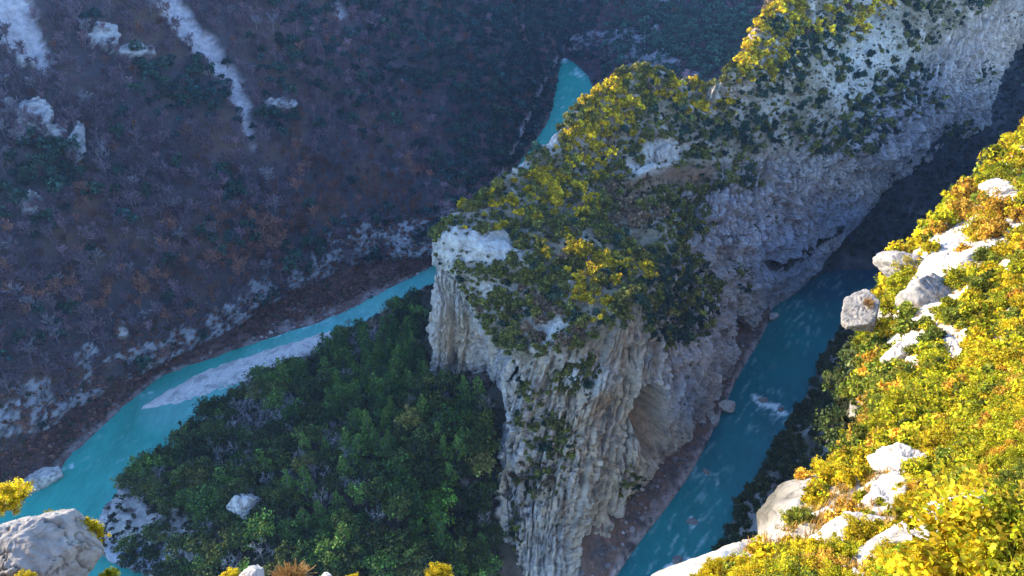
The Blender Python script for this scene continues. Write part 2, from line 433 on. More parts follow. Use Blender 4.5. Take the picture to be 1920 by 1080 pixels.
scree = 1 - sstep(-6, 8, scr + 16 * fbm(V * .1, 4) + 8 * fbm(V * .4, 3))
disp -= scree * 2.5 * up
rk = blobs(px, py, [(62, 228, 36, 28), (100, 260, 26, 12), (140, 285, 18, 40), (192, 85, 30, 24), (245, 115, 44, 12), (228, 625, 14, 18), (55, 390, 22, 20, .8), (385, 140, 10, 6),
                    (520, 205, 30, 14, .7), (1235, 8, 26, 14, .8), (1228, 72, 20, 10, .7), (1075, 95, 20, 6, .8), (50, 130, 20, 14, .6), (15, 210, 12, 14)])
rock = sstep(.42, .56, rk + .55 * fbm(V * .13 + 3, 5) + .25 * fbm(V * .5 + 8, 3)) * (rk > .10)
disp += rock * (2.6 + 3.0 * fbm(V * .16 + 20, 4, True))
jit = np.exp(-((rv2 - 1.1) / .5) ** 2)[..., None]
V = V + jit * np.stack([2.2 * fbm(V * .11 + 61, 4), 2.2 * fbm(V * .11 + 71, 4), .5 * fbm(V * .2 + 81, 3)], -1)
V = V + N0 * disp[..., None]
uu_ = V[..., 0] * math.cos(R_(SUN_AZ)) + V[..., 1] * math.sin(R_(SUN_AZ))
V[..., 2] -= 26 * sstep(7.2, 8.4, rv2) * sstep(204, 222, uu_)  # notch cut into the unseen crest so sun reaches the rock fin
HILLV, HILLN, HILLRV, HILLCV = V, normals(V) * (-1 if fl else 1), rv2, cv2
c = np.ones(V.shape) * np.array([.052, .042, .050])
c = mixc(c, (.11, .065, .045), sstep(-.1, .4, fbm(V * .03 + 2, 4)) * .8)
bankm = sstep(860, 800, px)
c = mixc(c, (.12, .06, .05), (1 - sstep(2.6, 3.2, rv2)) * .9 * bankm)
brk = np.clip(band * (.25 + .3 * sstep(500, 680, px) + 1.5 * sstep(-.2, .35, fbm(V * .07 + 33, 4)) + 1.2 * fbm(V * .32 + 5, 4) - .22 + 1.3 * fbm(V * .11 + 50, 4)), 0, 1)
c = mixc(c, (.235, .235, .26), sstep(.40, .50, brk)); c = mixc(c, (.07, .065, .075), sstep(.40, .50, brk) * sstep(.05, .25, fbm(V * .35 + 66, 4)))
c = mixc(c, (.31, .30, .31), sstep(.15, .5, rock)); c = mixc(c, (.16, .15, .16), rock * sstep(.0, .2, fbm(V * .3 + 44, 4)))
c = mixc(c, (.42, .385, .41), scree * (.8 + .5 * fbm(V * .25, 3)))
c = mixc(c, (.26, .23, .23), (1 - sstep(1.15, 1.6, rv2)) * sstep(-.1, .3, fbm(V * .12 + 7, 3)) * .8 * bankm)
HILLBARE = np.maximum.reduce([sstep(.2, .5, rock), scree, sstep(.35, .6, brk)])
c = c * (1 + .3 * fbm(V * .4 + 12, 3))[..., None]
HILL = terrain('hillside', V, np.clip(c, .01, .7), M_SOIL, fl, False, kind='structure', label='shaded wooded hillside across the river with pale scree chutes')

# ---- wooded spur inside the bend
Ms = [
    [(822,528,0),(848,536,5),(880,540,10),(930,560,15)],
    [(766,556,0),(808,586,14),(850,620,35),(930,680,50)],
    [(652,622,0),(735,652,16),(825,692,42),(940,740,54)],
    [(572,668,0),(684,726,22),(805,765,42),(975,790,44)],
    [(480,700,0),(620,790,26),(785,850,40),(990,900,26)],
    [(400,770,0),(560,850,28),(745,930,37),(1000,1000,12)],
    [(310,850,0),(480,920,30),(690,1010,34),(1060,1090,2)],
    [(215,930,0),(380,970,25),(610,1080,30),(1080,1200,-3)],
    [(190,1000,0),(320,1030,19),(510,1120,25),(1060,1300,-5)],
    [(215,1047,0),(305,1072,11),(460,1150,15),(1000,1380,6)],
    [(300,1090,0),(390,1125,4),(520,1250,4),(820,1450,-3)]]
cols = []
for q in Ms:
    p = [P(*a) for a in q]
    first = p[0].copy(); first[:2] += (p[0][:2] - p[1][:2]) * .25; first[2] = -4
    cols.append([first] + p)
ctrl = np.array(cols).transpose(1, 0, 2)
MN = (200, 330)
V, rv, cv = loft(ctrl, *MN)
N0, fl = face_cam(V, normals(V))
rv2 = np.repeat(rv[:, None], MN[1], 1); cv2 = np.repeat(cv[None], MN[0], 0)
px, py, _ = project(V)
tip = blobs(px, py, [(260, 985, 70, 70), (340, 1020, 60, 50), (235, 920, 24, 30)])
rk = np.maximum(tip, blobs(px, py, [(465, 945, 26, 34), (480, 975, 20, 14)]))
rock = np.clip(rk * 1.2 - .42 + 1.6 * fbm(V * .10 + 3, 4), 0, 1) * (rk > .1)
disp = sstep(1.0, 1.6, rv2) * (3.0 * fbm(V * .03, 4) + .8 * fbm(V * .12, 3)) + rock * (2.0 + 1.8 * fbm(V * .2, 3, True))
jit = np.exp(-((rv2 - 1.0) / .5) ** 2)[..., None]
V = V + jit * np.stack([2.0 * fbm(V * .12 + 61, 4), 2.0 * fbm(V * .12 + 71, 4), .4 * fbm(V * .2 + 81, 3)], -1)
V = V + N0 * disp[..., None]
MOUV, MOUN, MOURV, MOUCV = V, normals(V) * (-1 if fl else 1), rv2, cv2
MOUBARE = sstep(.15, .5, rock)
c = np.ones(V.shape) * np.array([.045, .04, .028])
c = mixc(c, (.10, .075, .06), sstep(0, .4, fbm(V * .06, 3)))
c = mixc(c, (.28, .26, .245), MOUBARE)
c = mixc(c, (.33, .31, .31), (1 - sstep(1.05, 1.3, rv2)) * .9 * (sstep(440, 300, px)))
c = mixc(c, (.20, .24, .36), blobs(px, py, [(270, 1045, 60, 22)]) * .8)
c = c * (1 + .3 * fbm(V * .5 + 12, 3))[..., None]
MOUND = terrain('wooded_spur', V, np.clip(c, .01, .7), M_SOIL, fl, kind='structure', label='low wooded spur of land inside the river bend')

# ---- scree and beach at the foot of the ridge
def strip(name, rowsets, n, colf, mat, label, amp=1.0, freq=.2, start=0):
    ctrl = np.array([[P(*a) for a in q] for q in rowsets]).transpose(1, 0, 2)
    V, rv, cv = loft(ctrl, *n)
    N0, fl = face_cam(V, normals(V))
    rv2 = np.repeat(rv[:, None], n[1], 1); cv2 = np.repeat(cv[None], n[0], 0)
    V = V + N0 * (amp * fbm(V * freq, 5) * sstep(start, start + .6, rv2))[..., None]
    px, py, _ = project(V)
    o = terrain(name, V, np.clip(colf(V, px, py, rv2), .01, .8), mat, fl, kind='structure', label=label)
    return V, normals(V) * (-1 if fl else 1), rv2, cv2, o
def beach_col(V, px, py, rv):
    c = np.ones(V.shape) * np.array([.13, .075, .055])
    c = mixc(c, (.32, .27, .27), (1 - sstep(.9, 1.5, rv + .5 * fbm(V * .2, 3))))
    c = mixc(c, (.07, .055, .05), sstep(0, .4, fbm(V * .15, 3)))
    return c * (1 + .5 * fbm(V * .6, 3))[..., None]
BEACH = strip('scree_beach', [
    [(1130,1160,-3),(1120,1150,2),(1095,1090,5),(1085,1000,12)],
    [(1160,1085,-3),(1150,1080,2),(1128,1045,6),(1095,960,14)],
    [(1200,1025,-3),(1192,1018,2),(1150,990,10),(1090,940,20)],
    [(1250,960,-3),(1242,954,2),(1205,905,11),(1140,850,22)],
    [(1298,890,-3),(1290,886,2),(1250,840,9),(1190,790,22)],
    [(1328,835,-3),(1322,830,2),(1300,812,5),(1240,760,18)],
    [(1352,785,-3),(1347,780,2),(1335,765,5),(1290,720,16)],
    [(1392,700,-3),(1386,696,2),(1372,680,5),(1330,650,15)],
    [(1425,645,-3),(1420,640,2),(1402,620,6),(1370,590,15)],
    [(1452,590,-3),(1448,586,1),(1438,570,4),(1410,540,12)]], (70, 320), beach_col, M_SOIL, 'rust brown scree beach under the ridge', 1.3, .18, .8)
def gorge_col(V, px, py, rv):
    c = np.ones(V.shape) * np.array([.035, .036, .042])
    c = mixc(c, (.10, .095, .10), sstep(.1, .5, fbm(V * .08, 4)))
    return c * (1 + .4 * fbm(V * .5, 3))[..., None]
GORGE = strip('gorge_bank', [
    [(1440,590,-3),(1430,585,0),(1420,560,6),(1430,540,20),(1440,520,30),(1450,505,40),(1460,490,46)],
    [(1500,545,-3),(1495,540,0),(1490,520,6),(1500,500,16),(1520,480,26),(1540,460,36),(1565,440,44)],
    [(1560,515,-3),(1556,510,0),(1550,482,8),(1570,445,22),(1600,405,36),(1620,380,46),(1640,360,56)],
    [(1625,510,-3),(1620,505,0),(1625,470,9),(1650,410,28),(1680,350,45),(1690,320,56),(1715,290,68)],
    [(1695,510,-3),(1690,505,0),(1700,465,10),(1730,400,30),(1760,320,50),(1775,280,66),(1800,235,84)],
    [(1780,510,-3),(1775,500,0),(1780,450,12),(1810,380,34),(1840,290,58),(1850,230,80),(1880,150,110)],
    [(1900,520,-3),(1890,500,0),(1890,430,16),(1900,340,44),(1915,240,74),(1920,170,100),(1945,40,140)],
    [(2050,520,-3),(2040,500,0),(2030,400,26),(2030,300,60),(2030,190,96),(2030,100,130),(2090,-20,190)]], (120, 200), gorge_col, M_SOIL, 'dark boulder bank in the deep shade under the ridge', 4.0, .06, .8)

# ---- near slope: sunlit rim and the cliff under it
Es = [
    [(1290,1210,15),(1420,1230,11),(1560,1330,8)],
    [(1372,1120,21),(1520,1150,16),(1800,1230,11)],
    [(1436,1047,30),(1600,1080,23),(1900,1120,16)],
    [(1560,922,42),(1740,960,33),(2020,990,23)],
    [(1655,850,52),(1800,870,42),(2080,880,30)],
    [(1700,778,63),(1840,790,52),(2110,780,38)],
    [(1700,690,79),(1850,700,65),(2130,690,48)],
    [(1708,605,95),(1860,615,80),(2150,600,60)],
    [(1722,530,109),(1880,540,93),(2180,510,70)],
    [(1764,432,129),(1920,445,110),(2220,410,84)],
    [(1840,348,150),(1990,355,130),(2290,310,100)],
    [(1925,265,172),(2080,265,150),(2380,220,116)],
    [(2060,150,205),(2220,150,180),(2500,110,140)]]
LOWIN = [(1330,1180,36),(1390,1120,36),(1455,1060,36),(1580,905,36),(1640,830,36),(1690,750,36),(1700,680,36),(1735,610,36),(1775,535,36),(1815,440,36),(1890,365,36),(1970,280,36),(2100,170,36)]
LOWSIL = [(1280,1160,0),(1325,1100,0),(1362,1040,0),(1400,945,0),(1440,885,0),(1485,805,0),(1520,745,0),(1556,660,0),(1605,600,0),(1685,520,0),(1760,460,0),(1850,400,0),(2000,300,0)]
cols = []
for q, li, ls in zip(Es, LOWIN, LOWSIL):
    e, m, r = [PY(*a) for a in q]
    d = e - m; d[2] = 0; d /= np.linalg.norm(d)
    far = r + (r - m) * 2.5; far[2] = r[2] + abs(r[2] - m[2]) * .3 + 14
    ds = np.linalg.norm(e - CAM); up0 = e + d * .010 * ds + np.array([0, 0, -.022 * ds]); up1 = e + d * .018 * ds + np.array([0, 0, -.13 * ds])
    low = P(*li); sil = P(*ls); b = sil + (sil - low) * .08; b[2] = -4
    midl = lin(sil, low, .5); midh = lin(low, up1, .55)
    cols.append([far, r, m, lin(m, e, .6), e, up0, up1, midh, low, midl, sil, b])
ctrl = np.array(cols).transpose(1, 0, 2)
SN = (560, 600)
# denser rows where the picture sees most of it
V, rv, cv = loft(ctrl, 900, SN[1])
want = np.concatenate([np.linspace(0, 1, 40, endpoint=False), np.linspace(1, 4.2, 330, endpoint=False), np.linspace(4.2, 6, 60, endpoint=False), np.linspace(6, 8, 40, endpoint=False), np.linspace(8, 11, 90)])
V = rerow(V, rv, want); rv = want; SN = V.shape[:2]
N0, fl = face_cam(V, normals(V))
rv2 = np.repeat(rv[:, None], SN[1], 1); cv2 = np.repeat(cv[None], SN[0], 0)
px, py, dep = project(V)
sc_ = np.clip(np.linalg.norm(V - CAM, axis=2) / 45, .45, 2.6)            # features grow with distance along the rim
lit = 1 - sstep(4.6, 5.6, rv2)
q = V * .9
# tilted beds: steps along a bedding direction
bedn = V @ np.array([.42, -.25, .87])
bed = bedn / 1.3 + .8 * fbm(V * .25, 3)
step = (bed - np.floor(bed)); step = np.minimum(step / .75, 1) ** 2 + np.floor(bed) - bed
d_lit = .55 * fbm(V * .22 + 1, 4, True) + .75 * fbm(V * .09, 4) + .5 * step + .16 * fbm(V * 1.1, 3)
d_low = 3.2 * fbm(V * .05 + 5, 4, True) + 1.2 * fbm(V * .2, 4)
V = V + N0 * (lit * d_lit + (1 - lit) * d_low * sstep(11, 10, rv2))[..., None]
SLV, SLN, SLRV, SLCV = V, normals(V) * (-1 if fl else 1), rv2, cv2
c = np.ones(V.shape) * np.array([.55, .51, .45])
c = mixc(c, (.42, .34, .26), sstep(.05, .4, fbm(V * .35 + 9, 4)) * .6)
c = mixc(c, (.34, .22, .08), sstep(.12, .42, fbm(V * .3 + 70, 4) - .1 * (dep < 40)) * .8 * lit)
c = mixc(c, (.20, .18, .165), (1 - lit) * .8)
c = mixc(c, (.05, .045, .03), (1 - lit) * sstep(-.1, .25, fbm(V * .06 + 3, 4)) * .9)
c = mixc(c, (.12, .10, .08), sstep(.3, .5, fbm(V * .8 + 7, 3)) * .5 * lit)
c = c * (1 + .2 * fbm(V * .9 + 12, 3))[..., None]
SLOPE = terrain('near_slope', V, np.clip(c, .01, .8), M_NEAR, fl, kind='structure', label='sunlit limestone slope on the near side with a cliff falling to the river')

# ---- the ledge the picture was taken from
Ls = []
for x, e in ((-700, 13), (-300, 13.5), (0, 13), (250, 15), (500, 16), (800, 16), (1000, 15.5), (1200, 15), (1400, 13)):
    a = PY(x, 1135, e)
    Ls.append([np.array([a[0] * 1.3, -30, 224]), np.array([a[0] * 1.1, -4, 218.2]), np.array([a[0], 2, 215.8]), lin(np.array([a[0], 2, 215.8]), a, .6), a, a + np.array([0, 1.0, -4]), a + np.array([0, 5, -40]), a + np.array([0, 30, -150])])
ctrl = np.array(Ls).transpose(1, 0, 2)
V, rv, cv = loft(ctrl, 260, 260)
N0, fl = face_cam(V, normals(V)); rv2 = np.repeat(rv[:, None], 260, 1)
V = V + N0 * ((.22 * fbm(V * .6, 5, True) + .12 * fbm(V * 2.0, 3)) * sstep(2.0, 3.2, rv2) - .25)[..., None]
LEDV, LEDN, LEDRV = V, normals(V) * (-1 if fl else 1), rv2
c = np.ones(V.shape) * np.array([.50, .46, .41]); c = mixc(c, (.26, .19, .09), sstep(.0, .4, fbm(V * .8, 4)))
LEDGE = terrain('rock_ledge', V, c, M_NEAR, fl, kind='structure', label='rocky ledge below the viewpoint')

# ================================================================ what can be seen of the terrain
ZW, ZH = 480, 270
zbuf = np.full((ZH + 2, ZW + 2), 1e9)
for VV in (FINV, HILLV, MOUV, SLV, LEDV, BEACH[0], GORGE[0]):
    a, b, dd = project(VV.reshape(-1, 3))
    ok = (a > -4) & (a < 1924) & (b > -4) & (b < 1084) & (((VV.reshape(-1, 3) - CAM)[:, 1] > .5))
    np.minimum.at(zbuf, (np.clip((b[ok] / 4).astype(int), 0, ZH), np.clip((a[ok] / 4).astype(int), 0, ZW)), dd[ok])
def visible(pts, slack=1.05, extra=2.5):
    a, b, dd = project(pts)
    i = np.clip((b / 4).astype(int), 0, ZH - 1); j = np.clip((a / 4).astype(int), 0, ZW - 1)
    z = np.maximum.reduce([zbuf[np.clip(i + u, 0, ZH - 1), np.clip(j + w, 0, ZW - 1)] for u in (-1, 0) for w in (0, 1)])
    return dd < z * slack + extra
def in_frame(px, py, m=40): return (px > -m) & (px < 1920 + m) & (py > -m) & (py < 1080 + m * 1.6)
def scatter(V, N, dens, n, spacing, seed, rmin=.0):
    """random points of a terrain sheet, by area and density, no two nearer than their spacing"""
    r = np.random.default_rng(seed)
    a = np.linalg.norm(np.cross(V[1:, :-1] - V[:-1, :-1], V[:-1, 1:] - V[:-1, :-1]), axis=2) * dens[:-1, :-1]
    pr = (a / a.sum()).ravel()
    k = r.choice(len(pr), n, p=pr)
    i, j = np.divmod(k, a.shape[1])
    u, w = r.random(n)[:, None], r.random(n)[:, None]
    p = (V[i, j] * (1 - u) + V[i + 1, j] * u) * (1 - w) + (V[i, j + 1] * (1 - u) + V[i + 1, j + 1] * u) * w
    keep, cells = [], {}
    sp = spacing(p) if callable(spacing) else np.full(n, spacing)
    for t in range(n):
        s = sp[t]; c = (p[t] / s).astype(int); hit = False
        for dx in (-1, 0, 1):
            for dy in (-1, 0, 1):
                for dz in (-1, 0, 1):
                    for q in cells.get((c[0] + dx, c[1] + dy, c[2] + dz), ()):
                        if ((p[t] - p[q]) ** 2).sum() < s * s: hit = True; break
                    if hit: break
                if hit: break
            if hit: break
        if not hit:
            cells.setdefault(tuple(c), []).append(t); keep.append(t)
    keep = np.array(keep)
    return p[keep], N[i[keep], j[keep]], i[keep], j[keep]

# ---------------------------------------------------------------- plant shapes
def leaves(c, s, r, up=.0, asp=.6, tri=False):
    n = len(c)
    a = r.normal(size=(n, 3)); a /= np.linalg.norm(a, axis=1)[:, None]
    b = r.normal(size=(n, 3)); b[:, 2] += up; b -= a * (a * b).sum(1)[:, None]; b /= np.linalg.norm(b, axis=1)[:, None]
    s = np.broadcast_to(s, (n,))[:, None]
    v = np.stack([c - a * s, c - b * s * asp, c + a * s, c + b * s * asp], 1)
    return v.reshape(-1, 3), np.arange(4 * n).reshape(n, 4)
def tube(p0, p1, r0, r1, sides=4):
    d = p1 - p0; d = d / (np.linalg.norm(d) + 1e-9)
    a = np.cross(d, [.3, .5, .81]); a /= np.linalg.norm(a); b = np.cross(d, a)
    t = np.arange(sides) * 2 * math.pi / sides
    ring = np.cos(t)[:, None] * a + np.sin(t)[:, None] * b
    v = np.concatenate([p0 + ring * r0, p1 + ring * r1])
    f = np.array([[k, (k + 1) % sides, sides + (k + 1) % sides, sides + k] for k in range(sides)])
    return v, f
class Soup:
    def __init__(s): s.v, s.f, s.c, s.n = [], [], [], 0
    def add(s, v, f, c=(1, 1, 1)):
        s.v.append(v); s.f.append(f + s.n); s.n += len(v)
        s.c.append(np.broadcast_to(np.asarray(c, float), (len(v), 3)))
    def get(s): return np.concatenate(s.v), np.concatenate(s.f), np.concatenate(s.c)
    def mesh(s, name, smooth=False):
        v, f, c = s.get(); return mesh(name, v, f, c, smooth)
def leafshade(n, r, k=4, spread=.35):
    g = np.clip(1 + spread * r.normal(size=n), .35, 1.9)[:, None]
    t = np.clip(1 + .12 * r.normal(size=(n, 3)), .6, 1.4)
    return np.repeat(g * t, k, 0)
def clump_crown(r, nclump, per, rx, rz, cz, clr, leaf, flat=.0, shell=.55):
    """clumps spread through an uneven crown, each a ball of leaves"""
    d = r.normal(size=(nclump, 3)); d /= np.linalg.norm(d, axis=1)[:, None]
    d[:, 2] = np.where(d[:, 2] < -.45, -d[:, 2] * .6, d[:, 2])
    rad = (shell + (1 - shell) * r.random(nclump)) * (1 + .22 * r.normal(size=nclump))
    cc = d * rad[:, None] * np.array([rx, rx, rz]) + np.array([0, 0, cz])
    cr = clr * (.6 + .8 * r.random(nclump))
    e = r.normal(size=(nclump, per, 3)); e /= np.linalg.norm(e, axis=2, keepdims=True)
    e *= (r.random((nclump, per, 1)) ** .45) * cr[:, None, None] * np.array([1, 1, .75])
    p = (cc[:, None] + e).reshape(-1, 3)
    tone = np.repeat(np.clip(1 + .3 * r.normal(size=nclump), .4, 1.8), per)
    s = Soup(); v, f = leaves(p, leaf * (.6 + .8 * r.random(len(p))), r, .3)
    s.add(v, f, leafshade(len(p), r) * np.repeat(tone, 4)[:, None])
    return s, cc
def trunk_soup(h, r0, r, lean=.08, limbs=(), col=(1, 1, 1)):
    s = Soup(); p = np.zeros(3); q = np.array([lean * h * r.normal(), lean * h * r.normal(), h])
    m = lin(p, q, .5) + np.array([.04, -.03, 0]) * h
    s.add(*tube(p - np.array([0, 0, .6]), m, r0, r0 * .7, 6)); s.add(*tube(m, q, r0 * .7, r0 * .25, 6))
    for c in limbs: s.add(*tube(lin(p, q, .35 + .4 * r.random()), c, r0 * .35, r0 * .1, 4))
    return s
def oak(seed, h=7.5, rx=3.3):
    r = np.random.default_rng(seed)
    s, cc = clump_crown(r, 34, 34, rx, rx * .8, h * .6, rx * .36, .30)
    return s, trunk_soup(h * .6, .24, r, .05, cc[:9])
def pine(seed, h=11., R=2.7):
    r = np.random.default_rng(seed); pts = []
    for k in range(11):
        t = k / 10.; z = h * (.22 + .76 * t); rr = R * (1 - t) ** .75 * (.8 + .35 * r.random()) + .25
        nb = int(9 - 4 * t)
        for b in range(nb):
            az = r.random() * 6.28; ln = rr * (.7 + .45 * r.random())
            m = int(5 + 13 * ln / R)
            u = .25 + .75 * np.sqrt(r.random(m))
            p = np.stack([np.cos(az) * ln * u, np.sin(az) * ln * u, z - .12 * ln * u + .35 * u * u * ln * .5], 1) + r.normal(size=(m, 3)) * .24
            pts.append(p)
    pts = np.concatenate(pts)
    s = Soup(); v, f = leaves(pts, .30 * (.6 + .8 * r.random(len(pts))), r, .2)
    tone = np.clip(1 + .2 * r.normal(size=len(pts)), .5, 1.6)
    s.add(v, f, leafshade(len(pts), r) * np.repeat(tone, 4)[:, None])
    return s, trunk_soup(h * .97, .2, r, .012)
def bare(seed, h=8., spread=.9, twig=.045, lv=(8, 4, 4)):
    r = np.random.default_rng(seed); tr, cr = Soup(), Soup()
    top = np.array([.05 * h * r.normal(), .05 * h * r.normal(), h * .8])
    tr.add(*tube(np.array([0, 0, -.6]), top * .5, .17, .11, 5)); tr.add(*tube(top * .5, top, .11, .04, 5))
    def unit(v): return v / np.linalg.norm(v)
    for a in range(lv[0]):
        t = .28 + .7 * a / lv[0]; p0 = top * t
        az = a * 2.4 + r.random(); d = unit(np.array([np.cos(az) * spread, np.sin(az) * spread, .75 + .5 * t]))
        l1 = h * (.42 - .2 * t) * (.8 + .4 * r.random()); p1 = p0 + d * l1
        cr.add(*tube(p0, p1, .075, .04, 3), (.8, .8, .8))
        for b in range(lv[1]):
            q0 = lin(p0, p1, .35 + .65 * (b + 1) / lv[1]); d2 = unit(d + .65 * r.normal(size=3) + [0, 0, .25]); q1 = q0 + d2 * l1 * .55
            cr.add(*tube(q0, q1, .04, .025, 3), (.9, .9, .9))
            for c_ in range(lv[2]):
                w0 = lin(q0, q1, .3 + .7 * (c_ + 1) / lv[2]); d3 = unit(d2 + .8 * r.normal(size=3) + [0, 0, .2])
                cr.add(*tube(w0, w0 + d3 * l1 * .38, twig, twig * .4, 3), np.full(3, .8 + .6 * r.random()))
    return cr, tr
def bush(seed, nclump=60, per=52, leaf=.085, rz=.78, clr=.27):
    """a shrub of radius about one"""
    r = np.random.default_rng(seed)
    s, cc = clump_crown(r, nclump, per, .82, rz, .38, clr, leaf, shell=.5)
    for c in cc[:14]: s.add(*tube(np.array([0, 0, -.25]), c, .03, .012, 3), (.35, .3, .25))
    return s

# ---------------------------------------------------------------- labels that single things out
ORD = ['nearest', 'second nearest', 'third nearest', 'fourth nearest', 'fifth nearest', 'sixth nearest', 'seventh nearest', 'eighth nearest', 'ninth nearest', 'tenth nearest', 'eleventh nearest', 'twelfth nearest']
def label_all(items, marks, group):
    """items: (object, px, py, words); each is named by its rank among its like beside the nearest landmark"""
    cells = {}
    for o, x, y, w in items:
        k = min(range(len(marks)), key=lambda i: (marks[i][0] - x) ** 2 + (marks[i][1] - y) ** 2)
        dx, dy = x - marks[k][0], y - marks[k][1]
        rel = ('right of' if dx > 0 else 'left of') if abs(dx) > abs(dy) else ('below' if dy > 0 else 'above')
        cells.setdefault((w, rel, k), []).append((dx * dx + dy * dy, o))
    for (w, rel, k), q in cells.items():
        q.sort(key=lambda t: t[0])
        for n, (_, o) in enumerate(q):
            if len(q) == 1: o['label'] = f"{w}, the only one just {rel} {marks[k][2]}"
            elif n < len(ORD): o['label'] = f"{w}, {ORD[n]} {rel} {marks[k][2]}"
            else: o['label'] = f"{w}, among those farther {rel} {marks[k][2]}"
            o['group'] = group if n < len(ORD) else f"{group} farther {rel} {marks[k][2]}"

def put_tree(name, parts, loc, rz, sc, cat):
    """an Empty at the foot of the plant that parents copies of its trunk and crown"""
    e = bpy.data.objects.new(name, None); COL.objects.link(e)
    e.location = loc; e.rotation_euler = (rng.normal() * .04, rng.normal() * .04, rz); e.scale = sc; e['category'] = cat
    e.empty_display_size = .3
    for pn, me in parts:
        c = bpy.data.objects.new(pn, me); COL.objects.link(c); c.parent = e
    return e
def put(name, me, loc, rz, sc, cat, tilt=(0, 0)):
    o = bpy.data.objects.new(name, me); COL.objects.link(o)
    q = Euler((tilt[0], tilt[1], 0)).to_matrix() @ Euler((0, 0, rz)).to_matrix()
    o.location = loc; o.rotation_euler = q.to_euler(); o.scale = sc; o['category'] = cat
    return o
def mass(name, temps, pts, scl, cols, mat, label, kind='stuff'):
    """many small plants joined into one sheet of foliage; temps: (verts, faces, tones)"""
    vs, fs, cs, n = [], [], [], 0
    pick = rng.integers(len(temps), size=len(pts)); rot = rng.random(len(pts)) * 6.283
    for t, (tv, tf, tc) in enumerate(temps):
        k = np.nonzero(pick == t)[0]
        if not len(k): continue
        ca, sa = np.cos(rot[k])[:, None], np.sin(rot[k])[:, None]
        v = np.stack([tv[None, :, 0] * ca - tv[None, :, 1] * sa, tv[None, :, 0] * sa + tv[None, :, 1] * ca, np.repeat(tv[None, :, 2], len(k), 0)], -1)
        sk_ = scl[k] if np.ndim(scl) == 2 else np.repeat(np.asarray(scl)[k][:, None], 3, 1)
        v = v * sk_[:, None] + pts[k][:, None]
        f = tf[None] + (np.arange(len(k)) * len(tv))[:, None, None] + n
        vs.append(v.reshape(-1, 3)); fs.append(f.reshape(-1, tf.shape[1])); n += v.shape[0] * v.shape[1]
        cs.append((cols[k][:, None] * tc[None]).reshape(-1, 3))
    return obj(name, mesh(name, np.concatenate(vs), np.concatenate(fs), np.concatenate(cs), False), mat, kind=kind, label=label)

M_BARK = bark_mat('bark', (.07, .055, .045), (.16, .14, .12))
M_STUFF = attr_mat('mixed_foliage', .25)
def fm(name, a, b, t=.3): return leaf_mat(name, a, b, t)

# ================================================================ trees of the wooded hillside
MARK_H = [(395,110,'the long pale scree chute'), (30,60,'the wide scree in the corner'), (85,240,'the white crag on the hillside'), (205,90,'the small white outcrop'), (345,180,'the dark green thicket'),
          (690,450,'the blue-grey river cliff'), (470,590,'the broken cliff band'), (240,680,'the low cliff end'), (1065,170,'the far river reach'), (640,360,'the russet wood'), (850,250,'the teal wood behind the crest'),
          (228,625,'the lone grey crag'), (1090,95,'the far rapids'), (1290,90,'the far green slope'), (740,160,'the blue upper wood'), (60,800,'the dark foot of the hillside'), (560,240,'the pale end of the chute'), (140,480,'the mauve wood')]
px, py, _ = project(HILLV)
dens = (1 - HILLBARE * .96) * sstep(1.3, 2.0, HILLRV) * (HILLRV < 8.3) * in_frame(px, py, 60) * (1 - .85 * sstep(2.8, 3.2, HILLRV) * (1 - sstep(3.9, 4.4, HILLRV))) ; dens = np.maximum(dens, (px > 850) * sstep(1.05, 1.3, HILLRV) * (HILLRV < 8.3) * in_frame(px, py, 60) * (1 - HILLBARE))
pts, nn, ii, jj = scatter(HILLV, HILLN, dens, 20000, lambda p: 2.25 + 1.2 * (np.linalg.norm(p - CAM, axis=1) > 420), 11)
vis = visible(pts + [0, 0, 4.], 1.06, 3); pts, nn, ii, jj = pts[vis], nn[vis], ii[vis], jj[vis]
px, py, dep = project(pts)
ns = fbm(pts * .035 + 4, 3); ns2 = fbm(pts * .09 + 14, 2)
ever = blobs(px, py, [(345, 175, 85, 50), (300, 150, 60, 30), (95, 310, 50, 34), (120, 340, 30, 40), (500, 235, 40, 20), (785, 435, 66, 34), (590, 490, 46, 30), (40, 350, 50, 40, .8), (940, 200, 140, 150, .82), (1000, 60, 140, 90, .9),
                      (800, 120, 130, 110, .7), (1300, 80, 170, 90, .95), (570, 140, 80, 60, .5), (60, 850, 80, 50, .5), (640, 20, 120, 30, .5), (880, 330, 70, 70, .8)])
rus = blobs(px, py, [(650, 380, 110, 60), (500, 460, 130, 70, .8), (380, 560, 160, 70, .7), (20, 780, 50, 40), (690, 530, 120, 34), (750, 360, 60, 40, .8), (430, 650, 120, 20, .8), (200, 560, 120, 60, .4), (560, 290, 20, 40, .8), (1230, 130, 60, 30, .6)])
bank = sstep(3.0, 2.7, HILLRV[ii, jj]) * (px < 850)
rus = np.maximum(rus, bank)
isev = rng.random(len(pts)) < np.clip(ever * 1.05 + .05 + .25 * (ns > .25), 0, .97)
isev &= bank < .5
isru = ~isev & (rng.random(len(pts)) < np.clip(rus * .9 + .06 + .35 * (ns2 > .2) * rus, 0, .95))
size = (.70 + .62 * rng.random(len(pts)) ** 1.7) * np.where(bank > .5, .4, 1) * np.where(isev, .9, 1)
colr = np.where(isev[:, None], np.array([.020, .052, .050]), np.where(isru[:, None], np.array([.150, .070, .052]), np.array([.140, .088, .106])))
farg = isev & (px > 1130) & (py < 200); colr[farg] = [.05, .115, .085]
colr = colr * (np.exp(.30 * rng.normal(size=len(pts))) * (1 + .5 * ns))[:, None]
pale = (~isev & ~isru) & (rng.random(len(pts)) < .14); colr[pale] = colr[pale] * 1.35 + .01
